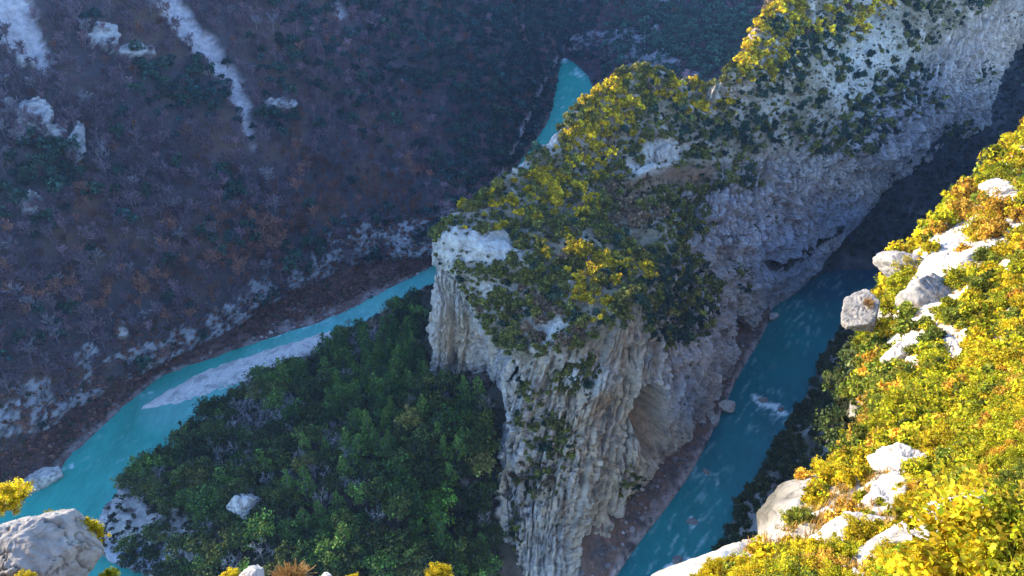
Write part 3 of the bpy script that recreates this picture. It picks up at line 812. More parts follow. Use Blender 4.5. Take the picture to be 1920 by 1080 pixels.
def far_bare(seed):
    """a leafless crown: limbs, and twigs all through its volume pointing up and out"""
    r = np.random.default_rng(seed); h = 7.5; s = Soup(); nl = 12
    top = np.array([.3 * r.normal(), .3 * r.normal(), h * .62])
    s.add(*tube(np.array([0, 0, -.8]), top, .19, .09, 4), (1.15, 1.1, 1.05))
    o, d = [], []
    for k in range(nl):
        az = k * 2.4 + r.random(); el = .35 + .9 * r.random(); p0 = top * (.45 + .55 * k / nl)
        e = np.array([np.cos(az) * np.cos(el), np.sin(az) * np.cos(el), np.sin(el)]); p1 = p0 + e * h * (.22 + .2 * r.random())
        s.add(*tube(p0, p1, .085, .04, 4), (1.1, 1.05, 1.0))
        for m in range(20):
            q = lin(p0, p1, .25 + .75 * r.random()) + np.array([.22, .22, .16]) * r.normal(size=3)
            f = e + .75 * r.normal(size=3) + [0, 0, .45]; o.append(q); d.append(f / np.linalg.norm(f))
    o, d = np.array(o), np.array(d); n = len(o)
    w = np.cross(d, r.normal(size=(n, 3))); w /= np.linalg.norm(w, axis=1)[:, None]; w *= (.06 + .07 * r.random(n))[:, None]
    t = o + d * (h * (.07 + .11 * r.random(n)))[:, None]
    s.add(np.stack([o - w, o + w, t + w * .4, t - w * .4], 1).reshape(-1, 3), np.arange(4 * n).reshape(n, 4), leafshade(n, r, 4, .35))
    return s
def far_ever(seed):
    r = np.random.default_rng(seed); s, cc = clump_crown(r, 20, 15, 3.0, 2.7, 3.8, 1.15, .55)
    s.add(*tube(np.array([0, 0, -.8]), np.array([0, 0, 3.5]), .2, .12, 4), (.7, .5, .4)); return s
FB = [far_bare(100 + k) for k in range(6)]; FE = [far_ever(120 + k) for k in range(5)]
# the trees one can tell apart best, bare and evergreen, are things of their own; the rest is one wood
mpx = size / dep
def best(mask, n, seed):
    k = np.nonzero(mask & in_frame(px, py, -8) & visible(pts + [0, 0, 5.], 1.02, 1))[0]
    w = mpx[k] * (1 + .5 * np.random.default_rng(seed).random(len(k)))
    return k[np.argsort(-w)[:n]]
own_b = best(~isev & (bank < .5), 290, 1); own_e = best(isev, 130, 2)
M_MAUVE = fm('mauve_twigs', (.09, .062, .08), (.155, .112, .135), .1); M_RUS = fm('russet_twigs', (.15, .075, .06), (.27, .13, .095), .1)
M_PALE = fm('pale_twigs', (.16, .14, .165), (.21, .185, .21), .1); M_TEAL = fm('dark_evergreen', (.018, .045, .036), (.042, .085, .062), .2)
def mats_of(soups, name, mat):
    r = []
    for s in soups:
        me = s.mesh(name); me.materials.append(mat); r.append(me)
    return r
B_M, B_R, B_P, E_T = mats_of(FB, 'bare_tree', M_MAUVE), mats_of(FB, 'bare_tree', M_RUS), mats_of(FB, 'bare_tree', M_PALE), mats_of(FE, 'evergreen_tree', M_TEAL)
items = []
for k in own_b:
    me, w = (B_R, 'russet leafless tree') if isru[k] else (B_P, 'pale grey leafless tree') if pale[k] else (B_M, 'mauve grey leafless tree')
    s = size[k] * 1.1
    o = put('bare_tree', me[rng.integers(6)], pts[k], rng.random() * 6.3, (s, s, s * (.9 + .3 * rng.random())), 'tree')
    items.append((o, px[k], py[k], w))
label_all(items, MARK_H, 'leafless trees on the shaded hillside')
items = []
for k in own_e:
    s = size[k] * 1.05
    o = put('evergreen_tree', E_T[rng.integers(5)], pts[k], rng.random() * 6.3, (s, s, s * (.9 + .4 * rng.random())), 'tree')
    items.append((o, px[k], py[k], 'dark evergreen tree'))
label_all(items, MARK_H, 'evergreen trees on the shaded hillside')
own = np.zeros(len(pts), bool); own[own_b] = True; own[own_e] = True
WV = []
rest = ~own & ~isev
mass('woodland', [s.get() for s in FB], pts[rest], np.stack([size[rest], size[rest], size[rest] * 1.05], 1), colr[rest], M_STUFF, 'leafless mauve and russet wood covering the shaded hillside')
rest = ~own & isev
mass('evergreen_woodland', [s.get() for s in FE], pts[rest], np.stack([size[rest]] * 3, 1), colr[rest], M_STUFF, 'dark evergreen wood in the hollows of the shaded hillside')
N_HILL = len(pts)

# ================================================================ forest on the spur
MARK_M = [(560,680,'the gravel bar'), (465,945,'the pale wood outcrop'), (830,720,'the white cliff foot'), (945,880,'the bare ridge edge'), (300,985,'the rocky spur tip'), (400,800,'the turquoise reach'), (560,1050,'the golden twiggy bush'),
          (760,560,'the upper river bend'), (700,720,'the bright pines'), (640,870,'the mid-wood bare tree'), (830,1000,'the brightest broad tree'), (780,860,'the spur wood centre'), (660,980,'the wood behind golden twigs')]
px, py, _ = project(MOUV)
dens = (1 - MOUBARE * .93) * sstep(1.08, 1.25, MOURV) * in_frame(px, py, 30) * (1 - .9 * (inpoly(px, py, [(180, 960), (300, 930), (340, 1000), (420, 1080), (180, 1090)])))
shore = pline(px, py, [(400, 770, 0), (480, 700, 0), (572, 668, 0), (652, 622, 0), (766, 556, 0), (836, 512, 0)])
foot = inpoly(px, py, [(925, 1300), (918, 778), (905, 757), (800, 720), (780, 650), (785, 560), (830, 440), (1300, 440), (1300, 1300)])
dens *= sstep(14, 34, shore) * ~foot
pts, nn, ii, jj = scatter(MOUV, MOUN, dens, 6000, 4.5, 21)
vis = visible(pts + [0, 0, 6.], 1.03, 3); pts = pts[vis]
px, py, dep = project(pts)
bar_p = blobs(px, py, [(490, 800, 60, 50), (440, 880, 60, 40, .8), (560, 680, 60, 30, .8), (640, 860, 34, 50, .6), (650, 760, 30, 30, .4), (800, 800, 40, 60, .35), (690, 600, 40, 30, .7), (460, 1020, 80, 40, .5), (600, 930, 50, 50, .4), (850, 860, 40, 40, .3), (720, 1000, 60, 50, .45), (700, 640, 30, 30, .5)])
pin_p = blobs(px, py, [(720, 720, 110, 110, .85), (780, 620, 60, 60, .8), (700, 840, 60, 60, .6), (850, 800, 70, 90, .45), (600, 930, 60, 50, .4), (820, 980, 60, 50, .5), (620, 760, 80, 60, .4)])
u = rng.random(len(pts)); u2 = rng.random(len(pts))
kind = np.where(u < bar_p * .75 + .05, 2, np.where(u2 < pin_p * .8 + .06, 1, 0))
M_OAK = fm('holm_oak_leaves', (.015, .028, .008), (.085, .112, .022), .25); M_PINE = fm('pine_needles', (.028, .070, .014), (.12, .20, .032), .25)
M_OLIVE = fm('olive_leaves', (.12, .13, .03), (.19, .17, .04), .3); M_BRIGHT = fm('bright_green_leaves', (.08, .17, .02), (.10, .20, .025), .3)
M_GREY = fm('grey_twigs', (.20, .18, .175), (.36, .33, .33), .0); M_TAN = fm('tan_twigs', (.26, .17, .11), (.32, .22, .14), .0)
def tree_set(gen, seeds, mat, kw={}):
    r = []
    for s in seeds:
        cr, tr = gen(s, **kw); cm = cr.mesh('crown'); cm.materials.append(mat); tm = tr.mesh('trunk', True); tm.materials.append(M_BARK if 'twig' not in mat.name else mat)
        r.append([('trunk', tm), ('crown', cm)])
    return r
def remat(sets, mat):
    r = []
    for (a, tm), (b, cm) in sets:
        c2 = cm.copy(); c2.materials.clear(); c2.materials.append(mat); r.append([(a, tm), (b, c2)])
    return r
T_OAK = tree_set(oak, range(200, 206), M_OAK); T_PINE = tree_set(pine, range(210, 215), M_PINE)
T_GREY = tree_set(bare, range(220, 224), M_GREY); T_TAN = tree_set(bare, range(226, 228), M_TAN)
T_OLIVE = remat(T_OAK[:2], M_OLIVE); T_BRIGHT = remat(T_OAK[2:4], M_BRIGHT); T_TEALP = remat(T_OAK[3:6], M_PINE)
order = np.argsort(dep + 400 * ~in_frame(px, py, -5)); items = {0: [], 1: [], 2: []}; spare = []
for k in order:
    s = .95 + .6 * rng.random()
    x, y = px[k], py[k]
    if kind[k] == 0 and len(items[0]) >= 295: spare.append(k); continue
    if kind[k] == 0:
        q = math.hypot(x - 830, y - 975) < 34
        ol = rng.random() < .05 or math.hypot(x - 655, y - 640) < 16
        gp = rng.random() < .22
        st, w = (T_BRIGHT, 'bright green broad tree') if q else (T_OLIVE, 'olive yellow broad tree') if ol else (T_TEALP, 'mid green broad tree') if gp else (T_OAK, 'dark green broad tree')
        o = put_tree('oak_tree', st[rng.integers(len(st))], pts[k], rng.random() * 6.3, (s, s, s * (.85 + .35 * rng.random())), 'tree')
    elif kind[k] == 1:
        o = put_tree('pine_tree', T_PINE[rng.integers(5)], pts[k], rng.random() * 6.3, (s * .95, s * .95, s * (.8 + .35 * rng.random())), 'tree'); w = 'green conical pine'
    else:
        tan = math.hypot(x - 690, y - 600) < 40 or math.hypot(x - 820, y - 830) < 26
        o = put_tree('leafless_tree', (T_TAN if tan else T_GREY)[rng.integers(2)], pts[k], rng.random() * 6.3, (s * .8,) * 3, 'tree'); w = 'tan leafless tree' if tan else 'grey leafless tree'
    items[kind[k]].append((o, x, y, w))
label_all(items[0], MARK_M, 'broad evergreen trees in the wood on the spur'); label_all(items[1], MARK_M, 'pines in the wood on the spur'); label_all(items[2], MARK_M, 'leafless trees in the wood on the spur')
if spare:
    ft = [clump_crown(np.random.default_rng(330 + k), 26, 20, 3.3, 2.7, 4.5, 1.2, .42)[0].get() for k in range(4)]
    mass('forest', ft, pts[spare], np.repeat((.9 + .5 * rng.random(len(spare)))[:, None], 3, 1), np.array([.035, .058, .027]) * np.exp(.25 * rng.normal(size=(len(spare), 1))), M_STUFF, 'far part of the dark evergreen forest on the spur')
N_MOUND = [len(items[k]) for k in range(3)]
# undergrowth closing the gaps between the trees
px, py, _ = project(MOUV)
dens = (1 - MOUBARE * .8) * sstep(1.03, 1.12, MOURV) * in_frame(px, py, 40) * (px < 938)
up_, _, _, _ = scatter(MOUV, MOUN, dens, 7000, 1.5, 22)
up_ = up_[visible(up_ + [0, 0, 3.], 1.03, 2)]
UB = []
for k in range(4):
    s, _ = clump_crown(np.random.default_rng(300 + k), 9, 10, 1.0, .8, .5, .5, .28); UB.append(s.get())
cu = np.array([.028, .036, .02]) * np.exp(.4 * rng.normal(size=(len(up_), 1))); br = rng.random(len(up_)) < .3; cu[br] = np.array([.10, .075, .06])
mass('undergrowth', UB, up_, np.repeat((.7 + .7 * rng.random(len(up_)))[:, None], 3, 1), cu, M_STUFF, 'low dark undergrowth between the trees of the spur')

# ================================================================ shrubs on the rock ridge
MARK_F = [(905,470,'the bare white slab'), (1160,175,'the golden crest spur'), (1245,285,'the pointed white block'), (1262,570,'the dark gully'), (1030,790,'the front buttress'), (1030,260,'the white notch in the crest'), (1410,95,'the upper knoll'), (1635,40,'the high terrace'),
          (1580,190,'the rocky grey flank'), (1110,705,'the pale buttress scar'), (1190,400,'the brown thicket'), (1100,560,'the golden slab bushes'), (960,350,'the long crest line'), (1290,180,'the saddle of the crest'), (1000,900,'the lower buttress ledges'), (1400,260,'the top of the fluted cliff'), (1750,130,'the bare pink wall'), (1080,450,'the middle of the slab'), (940,620,'the lip of the white cliff'), (1500,20,'the highest trees of the crest')]
px, py = FINPX, FINPY
slab = sstep(2.5, 2.95, FINRV) * (1 - sstep(5.75, 6.15, FINRV))
tuft = blobs(px, py, [(1060, 715, 40, 26), (990, 735, 26, 22), (1030, 830, 50, 50, .9), (1010, 890, 44, 40), (1000, 780, 44, 30, .6), (965, 990, 14, 50, .8), (1100, 690, 30, 30, .6), (1180, 910, 22, 40, .8), (1265, 560, 60, 80, 1.3), (1200, 400, 70, 60, 1.2), (1265, 400, 60, 60, .9),
                          (1330, 320, 90, 40, .5), (1560, 230, 120, 70, .6), (1690, 170, 90, 70, .45), (1610, 250, 60, 40, .5), (1400, 330, 30, 40, .5), (1800, 250, 40, 24, .7), (1840, 140, 30, 26, .4), (1390, 530, 20, 40, .4), (1750, 60, 30, 30, .5)])
nz = fbm(FINV * .085 + 31, 3)
rockyR = sstep(1380, 1560, px) * slab
dens = np.clip(slab * (1 - 1.15 * np.minimum(FINWHITE * 1.3, 1)) * np.clip(.62 + 1.4 * nz - .5 * rockyR, .0, 1) + np.clip(tuft - .25, 0, 1) * (1 - slab) * .9, 0, 1) * in_frame(px, py, 30) * (1 - FINLIP)
dens *= (np.einsum('ijk,ijk->ij', FINN, CAM - FINV) > -40)
pts, nn, ii, jj = scatter(FINV, FINN, dens, 9000, 1.7, 31)
vis = visible(pts + [0, 0, 1.5], 1.02, 2); pts, nn = pts[vis], nn[vis]
px, py, dep = project(pts)
sun_gold = blobs(px, py, [(1150, 205, 46, 70, 1.1), (1105, 275, 46, 50), (1040, 345, 60, 40, .8), (960, 400, 60, 30, .6), (1095, 385, 30, 24), (1060, 465, 44, 26, .9), (1110, 560, 30, 30), (1150, 505, 50, 34, .7), (1270, 165, 80, 20, .9), (1340, 185, 50, 24, .8), (1420, 85, 56, 44, 1.1), (1500, 15, 90, 26, 1.1), (1618, 40, 28, 32, 1.1), (1655, 22, 30, 26, 1.1), (1410, 135, 34, 16, .9), (1180, 250, 16, 16, .9), (1530, 50, 40, 14, .8)])  # where sun strikes the crest: its yellow is put into the leaf colour
brown = blobs(px, py, [(1185, 400, 46, 50), (1170, 360, 40, 24, .7), (1010, 890, 50, 50, .35), (1060, 640, 60, 40, .4), (1000, 600, 70, 60, .35), (1230, 330, 40, 16, .7)])
blue = sstep(1300, 1500, px)
u = rng.random(len(pts))
fk = np.where(u < sun_gold * .95, 1, np.where(u < sun_gold + brown * .8, 2, 0))
size = (.95 + 1.9 * rng.random(len(pts)) ** 1.8) * np.where(py > 690, .75, 1) * np.where(fk == 1, 1.05, 1)
M_SUNGOLD = fm('sunlit_shrub_leaves', (.40, .30, .012), (.56, .42, .02), .5); M_GRN = fm('olive_shrub_leaves', (.11, .125, .026), (.24, .215, .045), .4)
M_BRN = fm('brown_shrub_leaves', (.15, .10, .06), (.26, .18, .11), .2); M_DKG = fm('shaded_shrub_leaves', (.026, .058, .04), (.06, .10, .06), .25)
FS = [bush(400 + k, 26, 22, .2, .85, .34) for k in range(6)]; FF = [bush(410 + k, 34, 34, .145, .85, .3) for k in range(6)]
SB = {n: mats_of(FF, 'shrub', m) for n, m in (('golden', M_SUNGOLD), ('olive green', M_GRN), ('brown', M_BRN), ('dark green', M_DKG))}
key = np.array(['olive green', 'golden', 'brown'])[fk].astype(object)
dk = (fk == 0) & (rng.random(len(pts)) < .10 + .42 * blue + .7 * blobs(px, py, [(1265, 560, 60, 80), (1330, 240, 90, 50, .6)]))  # shaded flank and gully: shade put into darker leaf colours
key[dk] = 'dark green'
order = np.argsort(-size * (1 + .4 * rng.random(len(pts))) / dep * np.where(in_frame(px, py, -8), 1, .1))
items = []
NOWN = 300
for k in order[:NOWN]:
    s = size[k]
    o = put('shrub', SB[key[k]][rng.integers(6)], pts[k] - nn[k] * .15 * s, rng.random() * 6.3, (s, s, s * (.85 + .4 * rng.random())), 'shrub')
    items.append((o, px[k], py[k], key[k] + ' shrub'))
label_all(items, MARK_F, 'shrubs on the rock ridge')
rk_ = order[NOWN:]
CK = {'golden': (.52, .39, .016), 'olive green': (.15, .15, .035), 'brown': (.2, .14, .085), 'dark green': (.035, .065, .042)}
if len(rk_):
    cs = np.array([CK[key[k]] for k in rk_]) * np.exp(.25 * rng.normal(size=(len(rk_), 1)))
    mass('scrub', [s.get() for s in FS], pts[rk_] - nn[rk_] * .15, np.repeat(size[rk_][:, None], 3, 1), cs, attr_mat('scrub_leaves', .3), 'small scrub filling in between the shrubs of the rock ridge')
# low tufts in the cracks of the slab and along the cliff ledges
dens2 = np.clip(sstep(6.2, 6.6, FINRV) * sstep(9.2, 8.6, FINRV) * sstep(.16, .34, fbm(FINV * .07 + 77, 4)) * sstep(1180, 1300, FINPX) * .55 + slab * .8 * (1 - .7 * FINWHITE) + np.clip(tuft - .08, 0, 1) * .8, 0, 1) * in_frame(FINPX, FINPY, 20)
tp, tn, _, _ = scatter(FINV, FINN, dens2, 6000, 1.0, 33)
tp = tp[visible(tp + [0, 0, 1], 1.02, 1.5)]
cs = np.where(rng.random((len(tp), 1)) < .5, np.array([[.13, .115, .045]]), np.array([[.07, .08, .03]])) * np.exp(.3 * rng.normal(size=(len(tp), 1)))
mass('ground_cover', UB, tp, np.repeat((.45 + .45 * rng.random(len(tp)))[:, None], 3, 1), cs, M_STUFF, 'dry low ground cover in the cracks of the ridge')
N_FIN = len(pts)
gV, gN, gR = GORGE[0], GORGE[1], GORGE[2]
a_, b_, _ = project(gV)
gq, _, _, _ = scatter(gV, gN, sstep(1.3, 1.9, gR) * in_frame(a_, b_, 20) * np.clip(.5 + 1.5 * fbm(gV * .04, 3), .05, 1), 2500, 2.6, 35)
gq = gq[visible(gq + [0, 0, 2], 1.02, 2)]
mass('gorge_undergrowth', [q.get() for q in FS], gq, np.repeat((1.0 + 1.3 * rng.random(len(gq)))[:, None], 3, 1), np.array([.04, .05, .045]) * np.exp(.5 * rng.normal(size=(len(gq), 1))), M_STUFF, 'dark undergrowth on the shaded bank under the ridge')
bV, bN, bR = BEACH[0], BEACH[1], BEACH[2]
a_, b_, _ = project(bV)
bq, _, _, _ = scatter(bV, bN, sstep(.7, 1.0, bR) * in_frame(a_, b_, 20) * np.clip(.3 + 1.6 * fbm(bV * .09, 3), .02, 1), 1600, .7, 36)
bq = bq[visible(bq + [0, 0, .5], 1.02, 1.5)]
def cobble(seed):
    r = np.random.default_rng(seed); v = np.array([[x, y, z] for x in (-1, 1) for y in (-1, 1) for z in (-.7, .7)]) * .42 + .12 * r.normal(size=(8, 3))
    return v, np.array([(0, 1, 3, 2), (4, 6, 7, 5), (0, 4, 5, 1), (2, 3, 7, 6), (0, 2, 6, 4), (1, 5, 7, 3)]), np.ones((8, 3))
a_, b_, _ = project(HILLV)
hq, _, _, _ = scatter(HILLV, HILLN, np.exp(-((HILLRV - 1.25) / .35) ** 2) * (a_ < 860) * in_frame(a_, b_, 20), 2600, .9, 37)
a_, b_, _ = project(MOUV)
mq, _, _, _ = scatter(MOUV, MOUN, np.exp(-((MOURV - 1.04) / .05) ** 2) * in_frame(a_, b_, 20), 900, .8, 38)
bq = np.concatenate([bq, hq, mq])
a_, b_, _ = project(HILLV)
kq, _, _, _ = scatter(HILLV, HILLN, sstep(1.25, 1.6, HILLRV) * np.maximum(sstep(3.1, 2.8, HILLRV), .15 * sstep(4.4, 4.1, HILLRV)) * (a_ < 870) * in_frame(a_, b_, 20) * np.clip(.5 + 1.2 * fbm(HILLV * .08 + 3, 3), .05, 1), 3500, 1.15, 39)
kc = np.array([.17, .085, .065]) * np.exp(.3 * rng.normal(size=(len(kq), 1))); kg = rng.random(len(kq)) < .12; kc[kg] = [.05, .06, .035]
mass('bank_scrub', UB, kq, np.repeat((.55 + .8 * rng.random(len(kq)))[:, None], 3, 1), kc, M_STUFF, 'rust brown scrub on the far bank under the cliff band')
mass('rubble', [cobble(k) for k in range(6)], bq, np.repeat((.3 + 1.6 * rng.random(len(bq)) ** 5)[:, None], 3, 1), np.array([.15, .125, .12]) * np.exp(.45 * rng.normal(size=(len(bq), 1))), attr_mat('rubble_stone', 0), 'broken stones lying along the beaches and banks of the river')

# ================================================================ river
gx = np.concatenate([[-2600, -900], np.arange(-200, 2121, 5), [2900, 5000]]); gy = np.concatenate([[-330, -180], np.arange(-60, 1181, 4.5), [1500, 2400]])
PX, PYY = np.meshgrid(gx, gy)
x_ = (PX - 960) / 960 * TX; y_ = -(PYY - 540) / 540 * TY
dz = y_ * CP - SP; tt = -HU / dz
W = np.stack([x_ * tt, (y_ * SP + CP) * tt, np.zeros_like(tt)], -1) * K
c = np.ones(W.shape) * np.array([.022, .235, .185])
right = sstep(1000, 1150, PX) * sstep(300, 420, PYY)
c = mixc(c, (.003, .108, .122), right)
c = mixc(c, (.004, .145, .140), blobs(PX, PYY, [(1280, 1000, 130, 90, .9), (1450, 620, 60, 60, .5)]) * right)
c = mixc(c, (.002, .035, .070), blobs(PX, PYY, [(1640, 490, 130, 50), (1560, 540, 60, 30, .7), (1330, 780, 20, 60, .6)]) * right)  # deep shade on the water under the ridge, painted as darker colour
c = mixc(c, (.010, .25, .205), sstep(300, 240, PYY))
c = mixc(c, (.10, .30, .27), np.clip(1 - np.maximum(pline(PX, PYY, [(300, 770, 20), (420, 735, 26), (560, 665, 22), (700, 580, 14), (790, 520, 12)]), 0) / 34, 0, 1) * .75)
c = mixc(c, (.055, .25, .235), blobs(PX, PYY, [(640, 610, 90, 34), (760, 535, 60, 24), (230, 960, 30, 60, .6)]))
wn = fbm(W * np.array([.10, .05, 1]), 4)
c = c * (1 + .30 * wn + .22 * fbm(W * np.array([.03, .012, 1]) + 5, 3))[..., None]
fo = np.zeros_like(PX)
def swirl(pts, w, amp=1.0):
    d = pline(PX, PYY, [(a, b, w) for a, b in pts])
    return amp * np.clip(1 - np.maximum(d, 0) / (w + 3), 0, 1)
for pts_, w_, a_ in (([(1416, 745), (1432, 758), (1458, 764), (1470, 776)], 4, 1.), ([(1424, 760), (1440, 772), (1466, 782)], 9, .5), ([(1322, 884), (1345, 896), (1346, 915)], 2, .7), ([(1294, 975), (1300, 985)], 4, .7), ([(1310, 982), (1318, 972)], 3, .5), ([(1255, 1070), (1290, 1058), (1330, 1072)], 9, .9),
                    ([(1490, 605), (1520, 585)], 10, .28), ([(1380, 985), (1390, 975)], 3, .5), ([(1388, 690), (1400, 675)], 2, .5), ([(1062, 92), (1075, 100), (1095, 98)], 5, .8), ([(1082, 134), (1098, 142), (1104, 138)], 4, .7), ([(1048, 103), (1056, 112)], 4, .8), ([(1050, 205), (1070, 195), (1078, 205)], 3, .35),
                    ([(505, 632), (540, 622)], 3, .6), ([(560, 620), (620, 598)], 3, .5), ([(265, 745), (285, 740)], 4, .5), ([(120, 880), (135, 875)], 4, .6), ([(1440, 600), (1450, 590)], 4, .5), ([(1560, 520), (1600, 515)], 3, .25), ([(1350, 740), (1372, 765)], 5, .4), ([(1240, 970), (1190, 1030)], 3, .4)):
    fo = np.maximum(fo, swirl(pts_, w_, a_))
al = W[..., 0] * .57 + W[..., 1] * .82; ac = W[..., 1] * .57 - W[..., 0] * .82
rif = blobs(PX, PYY, [(1440, 775, 60, 40), (1330, 900, 40, 60, .8), (1290, 1000, 60, 50, .9), (1500, 600, 50, 50, .7), (1250, 1060, 80, 40, .9), (1400, 700, 40, 40, .6), (520, 640, 90, 24, .8), (640, 590, 60, 24, .7), (1085, 125, 30, 24), (1058, 205, 34, 34, .7), (200, 830, 60, 60, .5), (1560, 540, 60, 30, .5)])
strk = sstep(.08, .45, fbm(np.stack([ac / 1.6, al / 9, 0 * al + 3], -1), 4)) * rif
c = mixc(c, (.32, .48, .48), strk * .7)
fo = sstep(.28, .95, fo * (.74 + 1.5 * fbm(W * .5 + 3, 5))) * .85
c = mixc(c, (.62, .72, .76), fo)
def water_mat():
    m, nt, out = new_mat('river_water'); L = nt.links.new
    at = N_(nt, 'ShaderNodeAttribute', attribute_name='Col'); g = N_(nt, 'ShaderNodeNewGeometry')
    mp = N_(nt, 'ShaderNodeMapping'); mp.inputs['Rotation'].default_value = (0, 0, R_(-38)); mp.inputs['Scale'].default_value = (1, .35, 1); L(g.outputs['Position'], mp.inputs[0])
    n = N_(nt, 'ShaderNodeTexNoise', Scale=.55, Detail=6, Roughness=.62); L(mp.outputs[0], n.inputs['Vector'])
    b = N_(nt, 'ShaderNodeBump', Strength=.6, Distance=.7); L(n.outputs[0], b.inputs['Height'])
    cc = mul(nt, at.outputs['Color'], ramp(nt, n.outputs[0], [(.3, (.82, .85, .88)), (.7, (1.15, 1.13, 1.1))]))
    p = N_(nt, 'ShaderNodeBsdfPrincipled', Roughness=.2, IOR=1.33); p.inputs['Specular IOR Level'].default_value = .3; L(cc, p.inputs['Base Color']); L(b.outputs[0], p.inputs['Normal']); L(p.outputs[0], out.inputs[0])
    return m
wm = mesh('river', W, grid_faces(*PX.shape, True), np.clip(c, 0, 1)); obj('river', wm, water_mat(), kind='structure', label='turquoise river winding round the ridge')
gm = bpy.data.meshes.new('ground'); gm.from_pydata([(-6000, -6000, -7), (6000, -6000, -7), (6000, 6000, -7), (-6000, 6000, -7)], [], [(0, 1, 2, 3)])
obj('ground', gm, M_SOIL, kind='structure', label='valley ground under the river')
def grav_col(V, px, py, rv):
    c = np.ones(V.shape) * np.array([.50, .46, .44]); c = mixc(c, (.30, .29, .28), sstep(-.1, .35, fbm(V * .22, 4)))
    c = mixc(c, (.16, .24, .23), sstep(.9, .15, rv) * .8)
    return c * (1 + .5 * fbm(V * 1.1, 3))[..., None]
GRAVEL = strip('gravel_bar', [
    [(262,772,-.6),(264,768,0),(267,764,.4),(262,760,-.9)],
    [(330,765,-.7),(325,755,.2),(318,740,.9),(312,728,-.9)],
    [(410,745,-.7),(400,728,.3),(388,706,1.2),(380,692,-.9)],
    [(500,715,-.7),(490,695,.4),(478,676,1.2),(468,660,-.9)],
    [(575,680,-.7),(566,664,.4),(556,650,1.0),(545,637,-.9)],
    [(640,640,-.7),(632,632,.2),(622,624,.5),(612,616,-.9)]], (60, 220), grav_col, rock_mat('gravel', 2.2, .7, .3, .0), 'pale gravel bar in the shallow inner bend of the river', .5, .25, .2)

# ================================================================ boulders and crags standing free
def boulder(seed, n=64, planes=16, rough=.10, squash=(1, 1, 1), layers=0.0, freq=1.0, hmin=.72, tint=1.0):
    r = np.random.default_rng(seed)
    th = np.linspace(0, math.pi, n); ph = np.linspace(0, 2 * math.pi, 2 * n, endpoint=False)
    T, Ph = np.meshgrid(th, ph, indexing='ij')
    d = np.stack([np.sin(T) * np.cos(Ph), np.sin(T) * np.sin(Ph), np.cos(T)], -1)
    rad = np.full(T.shape, 1.25)
    for k in range(planes):
        q = r.normal(size=3); q /= np.linalg.norm(q); h = hmin + .3 * r.random()
        dn = d @ q
        rad = np.minimum(rad, np.where(dn > .05, h / np.maximum(dn, .05), 9))
    v = d * rad[..., None] * np.array(squash)
    o = seed * 7.1
    v = v + d * (rough * 1.2 * fbm(v * 1.6 * freq + o, 5, True) + rough * .8 * fbm(v * 5 * freq + o, 4))[..., None]
    if layers:
        q = np.array([.35, -.2, .9]); s = (v @ q) * layers + .6 * fbm(v * 1.5 + o, 3); s = s - np.floor(s)
        v = v - d * (np.exp(-((s - .5) / .16) ** 2) * .07)[..., None]
    v[0] = v[0].mean(0); v[-1] = v[-1].mean(0)
    i = np.arange(n * 2 * n).reshape(n, 2 * n); j = np.roll(i, -1, 1)
    f = np.stack([i[:-1], i[1:], j[1:], j[:-1]], -1).reshape(-1, 4)
    c = np.ones(v.shape) * np.array([.47, .44, .42])
    c = mixc(c, (.30, .26, .22), sstep(.0, .4, fbm(v * 2.2 + o, 4)) * .7)
    c = mixc(c, (.52, .49, .46), sstep(.1, .4, fbm(v * 1.2 + o + 9, 3)))
    cr_ = np.maximum(np.exp(-(fbm(v * 1.3 + o + 5, 4) / .022) ** 2), np.exp(-(fbm(v * .7 + o + 15, 3) / .016) ** 2)); v = v - d * (cr_ * .05)[..., None]; c = mixc(c, (.15, .13, .115), cr_ * .8); c = mixc(c, (.24, .22, .2), sstep(.2, .45, fbm(v * 6 + o + 5, 3)) * .5)
    return mesh('boulder', v, f, c * tint)
def stone(name, seed, p, r, label, rz=0., sq=(1, 1, 1), mat=None, cat='boulder', tilt=(0, 0), **kw):
    me = boulder(seed, squash=sq, **kw); me.materials.append(mat or M_BOULDER)
    o = put(name, me, p, rz, (r,) * 3, cat, tilt); o['label'] = label
    return o
def surf(V, N, x, y, clip=None):
    """point of a terrain sheet that shows nearest to that place in the photo"""
    a, b, d = project(V); e = (a - x) ** 2 + (b - y) ** 2 + d * .02
    k = np.unravel_index(np.argmin(e), e.shape)
    return V[k], N[k]
# near slope
def on_slope(x, y): return surf(SLV[:430], SLN[:430], x, y)[0]
ps = on_slope(1668, 600)
def offs(p, dx, dy, dz): return np.array(p) + np.array([dx, dy, dz])
pb = PY(1615, 588, 97); stone('perched_boulder', 41, pb, 1.75, 'grey perched boulder with a tuft of golden grass on its crown above the dark cliff', .4, (1.45, 1.0, .9), M_BOULDER, 'boulder', (.1, -.3), rough=.09, layers=2.2, tint=.5, planes=11, hmin=.6)  # tint puts the shade on its face into the stone; crags likewise
stone('crag', 42, offs(on_slope(1752, 560), 0, .6, .1), 2.2, 'leaning layered crag with a brown shaded side, tallest rock on the sunlit slope', .8, (.8, 1.3, 1.1), M_BOULDER, 'rock', (-.45, .55), layers=3., tint=.7, planes=10, hmin=.5)
stone('crag', 43, offs(on_slope(1712, 510), 0, .5, -.7), 2.2, 'grey crag at the rim just above the leaning layered crag', 2.1, (1.6, .8, .8), M_BOULDER, 'rock', (-.3, .4), layers=3., tint=.6, planes=10, hmin=.5)
stone('flat_boulder', 44, offs(on_slope(1695, 885), 0, .2, -.1), 1.15, 'white layered rock slab between the golden bush and the broad yellow thicket', .5, (1.8, 1.2, .42), M_BOULDER, 'rock', (-.15, -.3), planes=9, hmin=.5, layers=2.6)
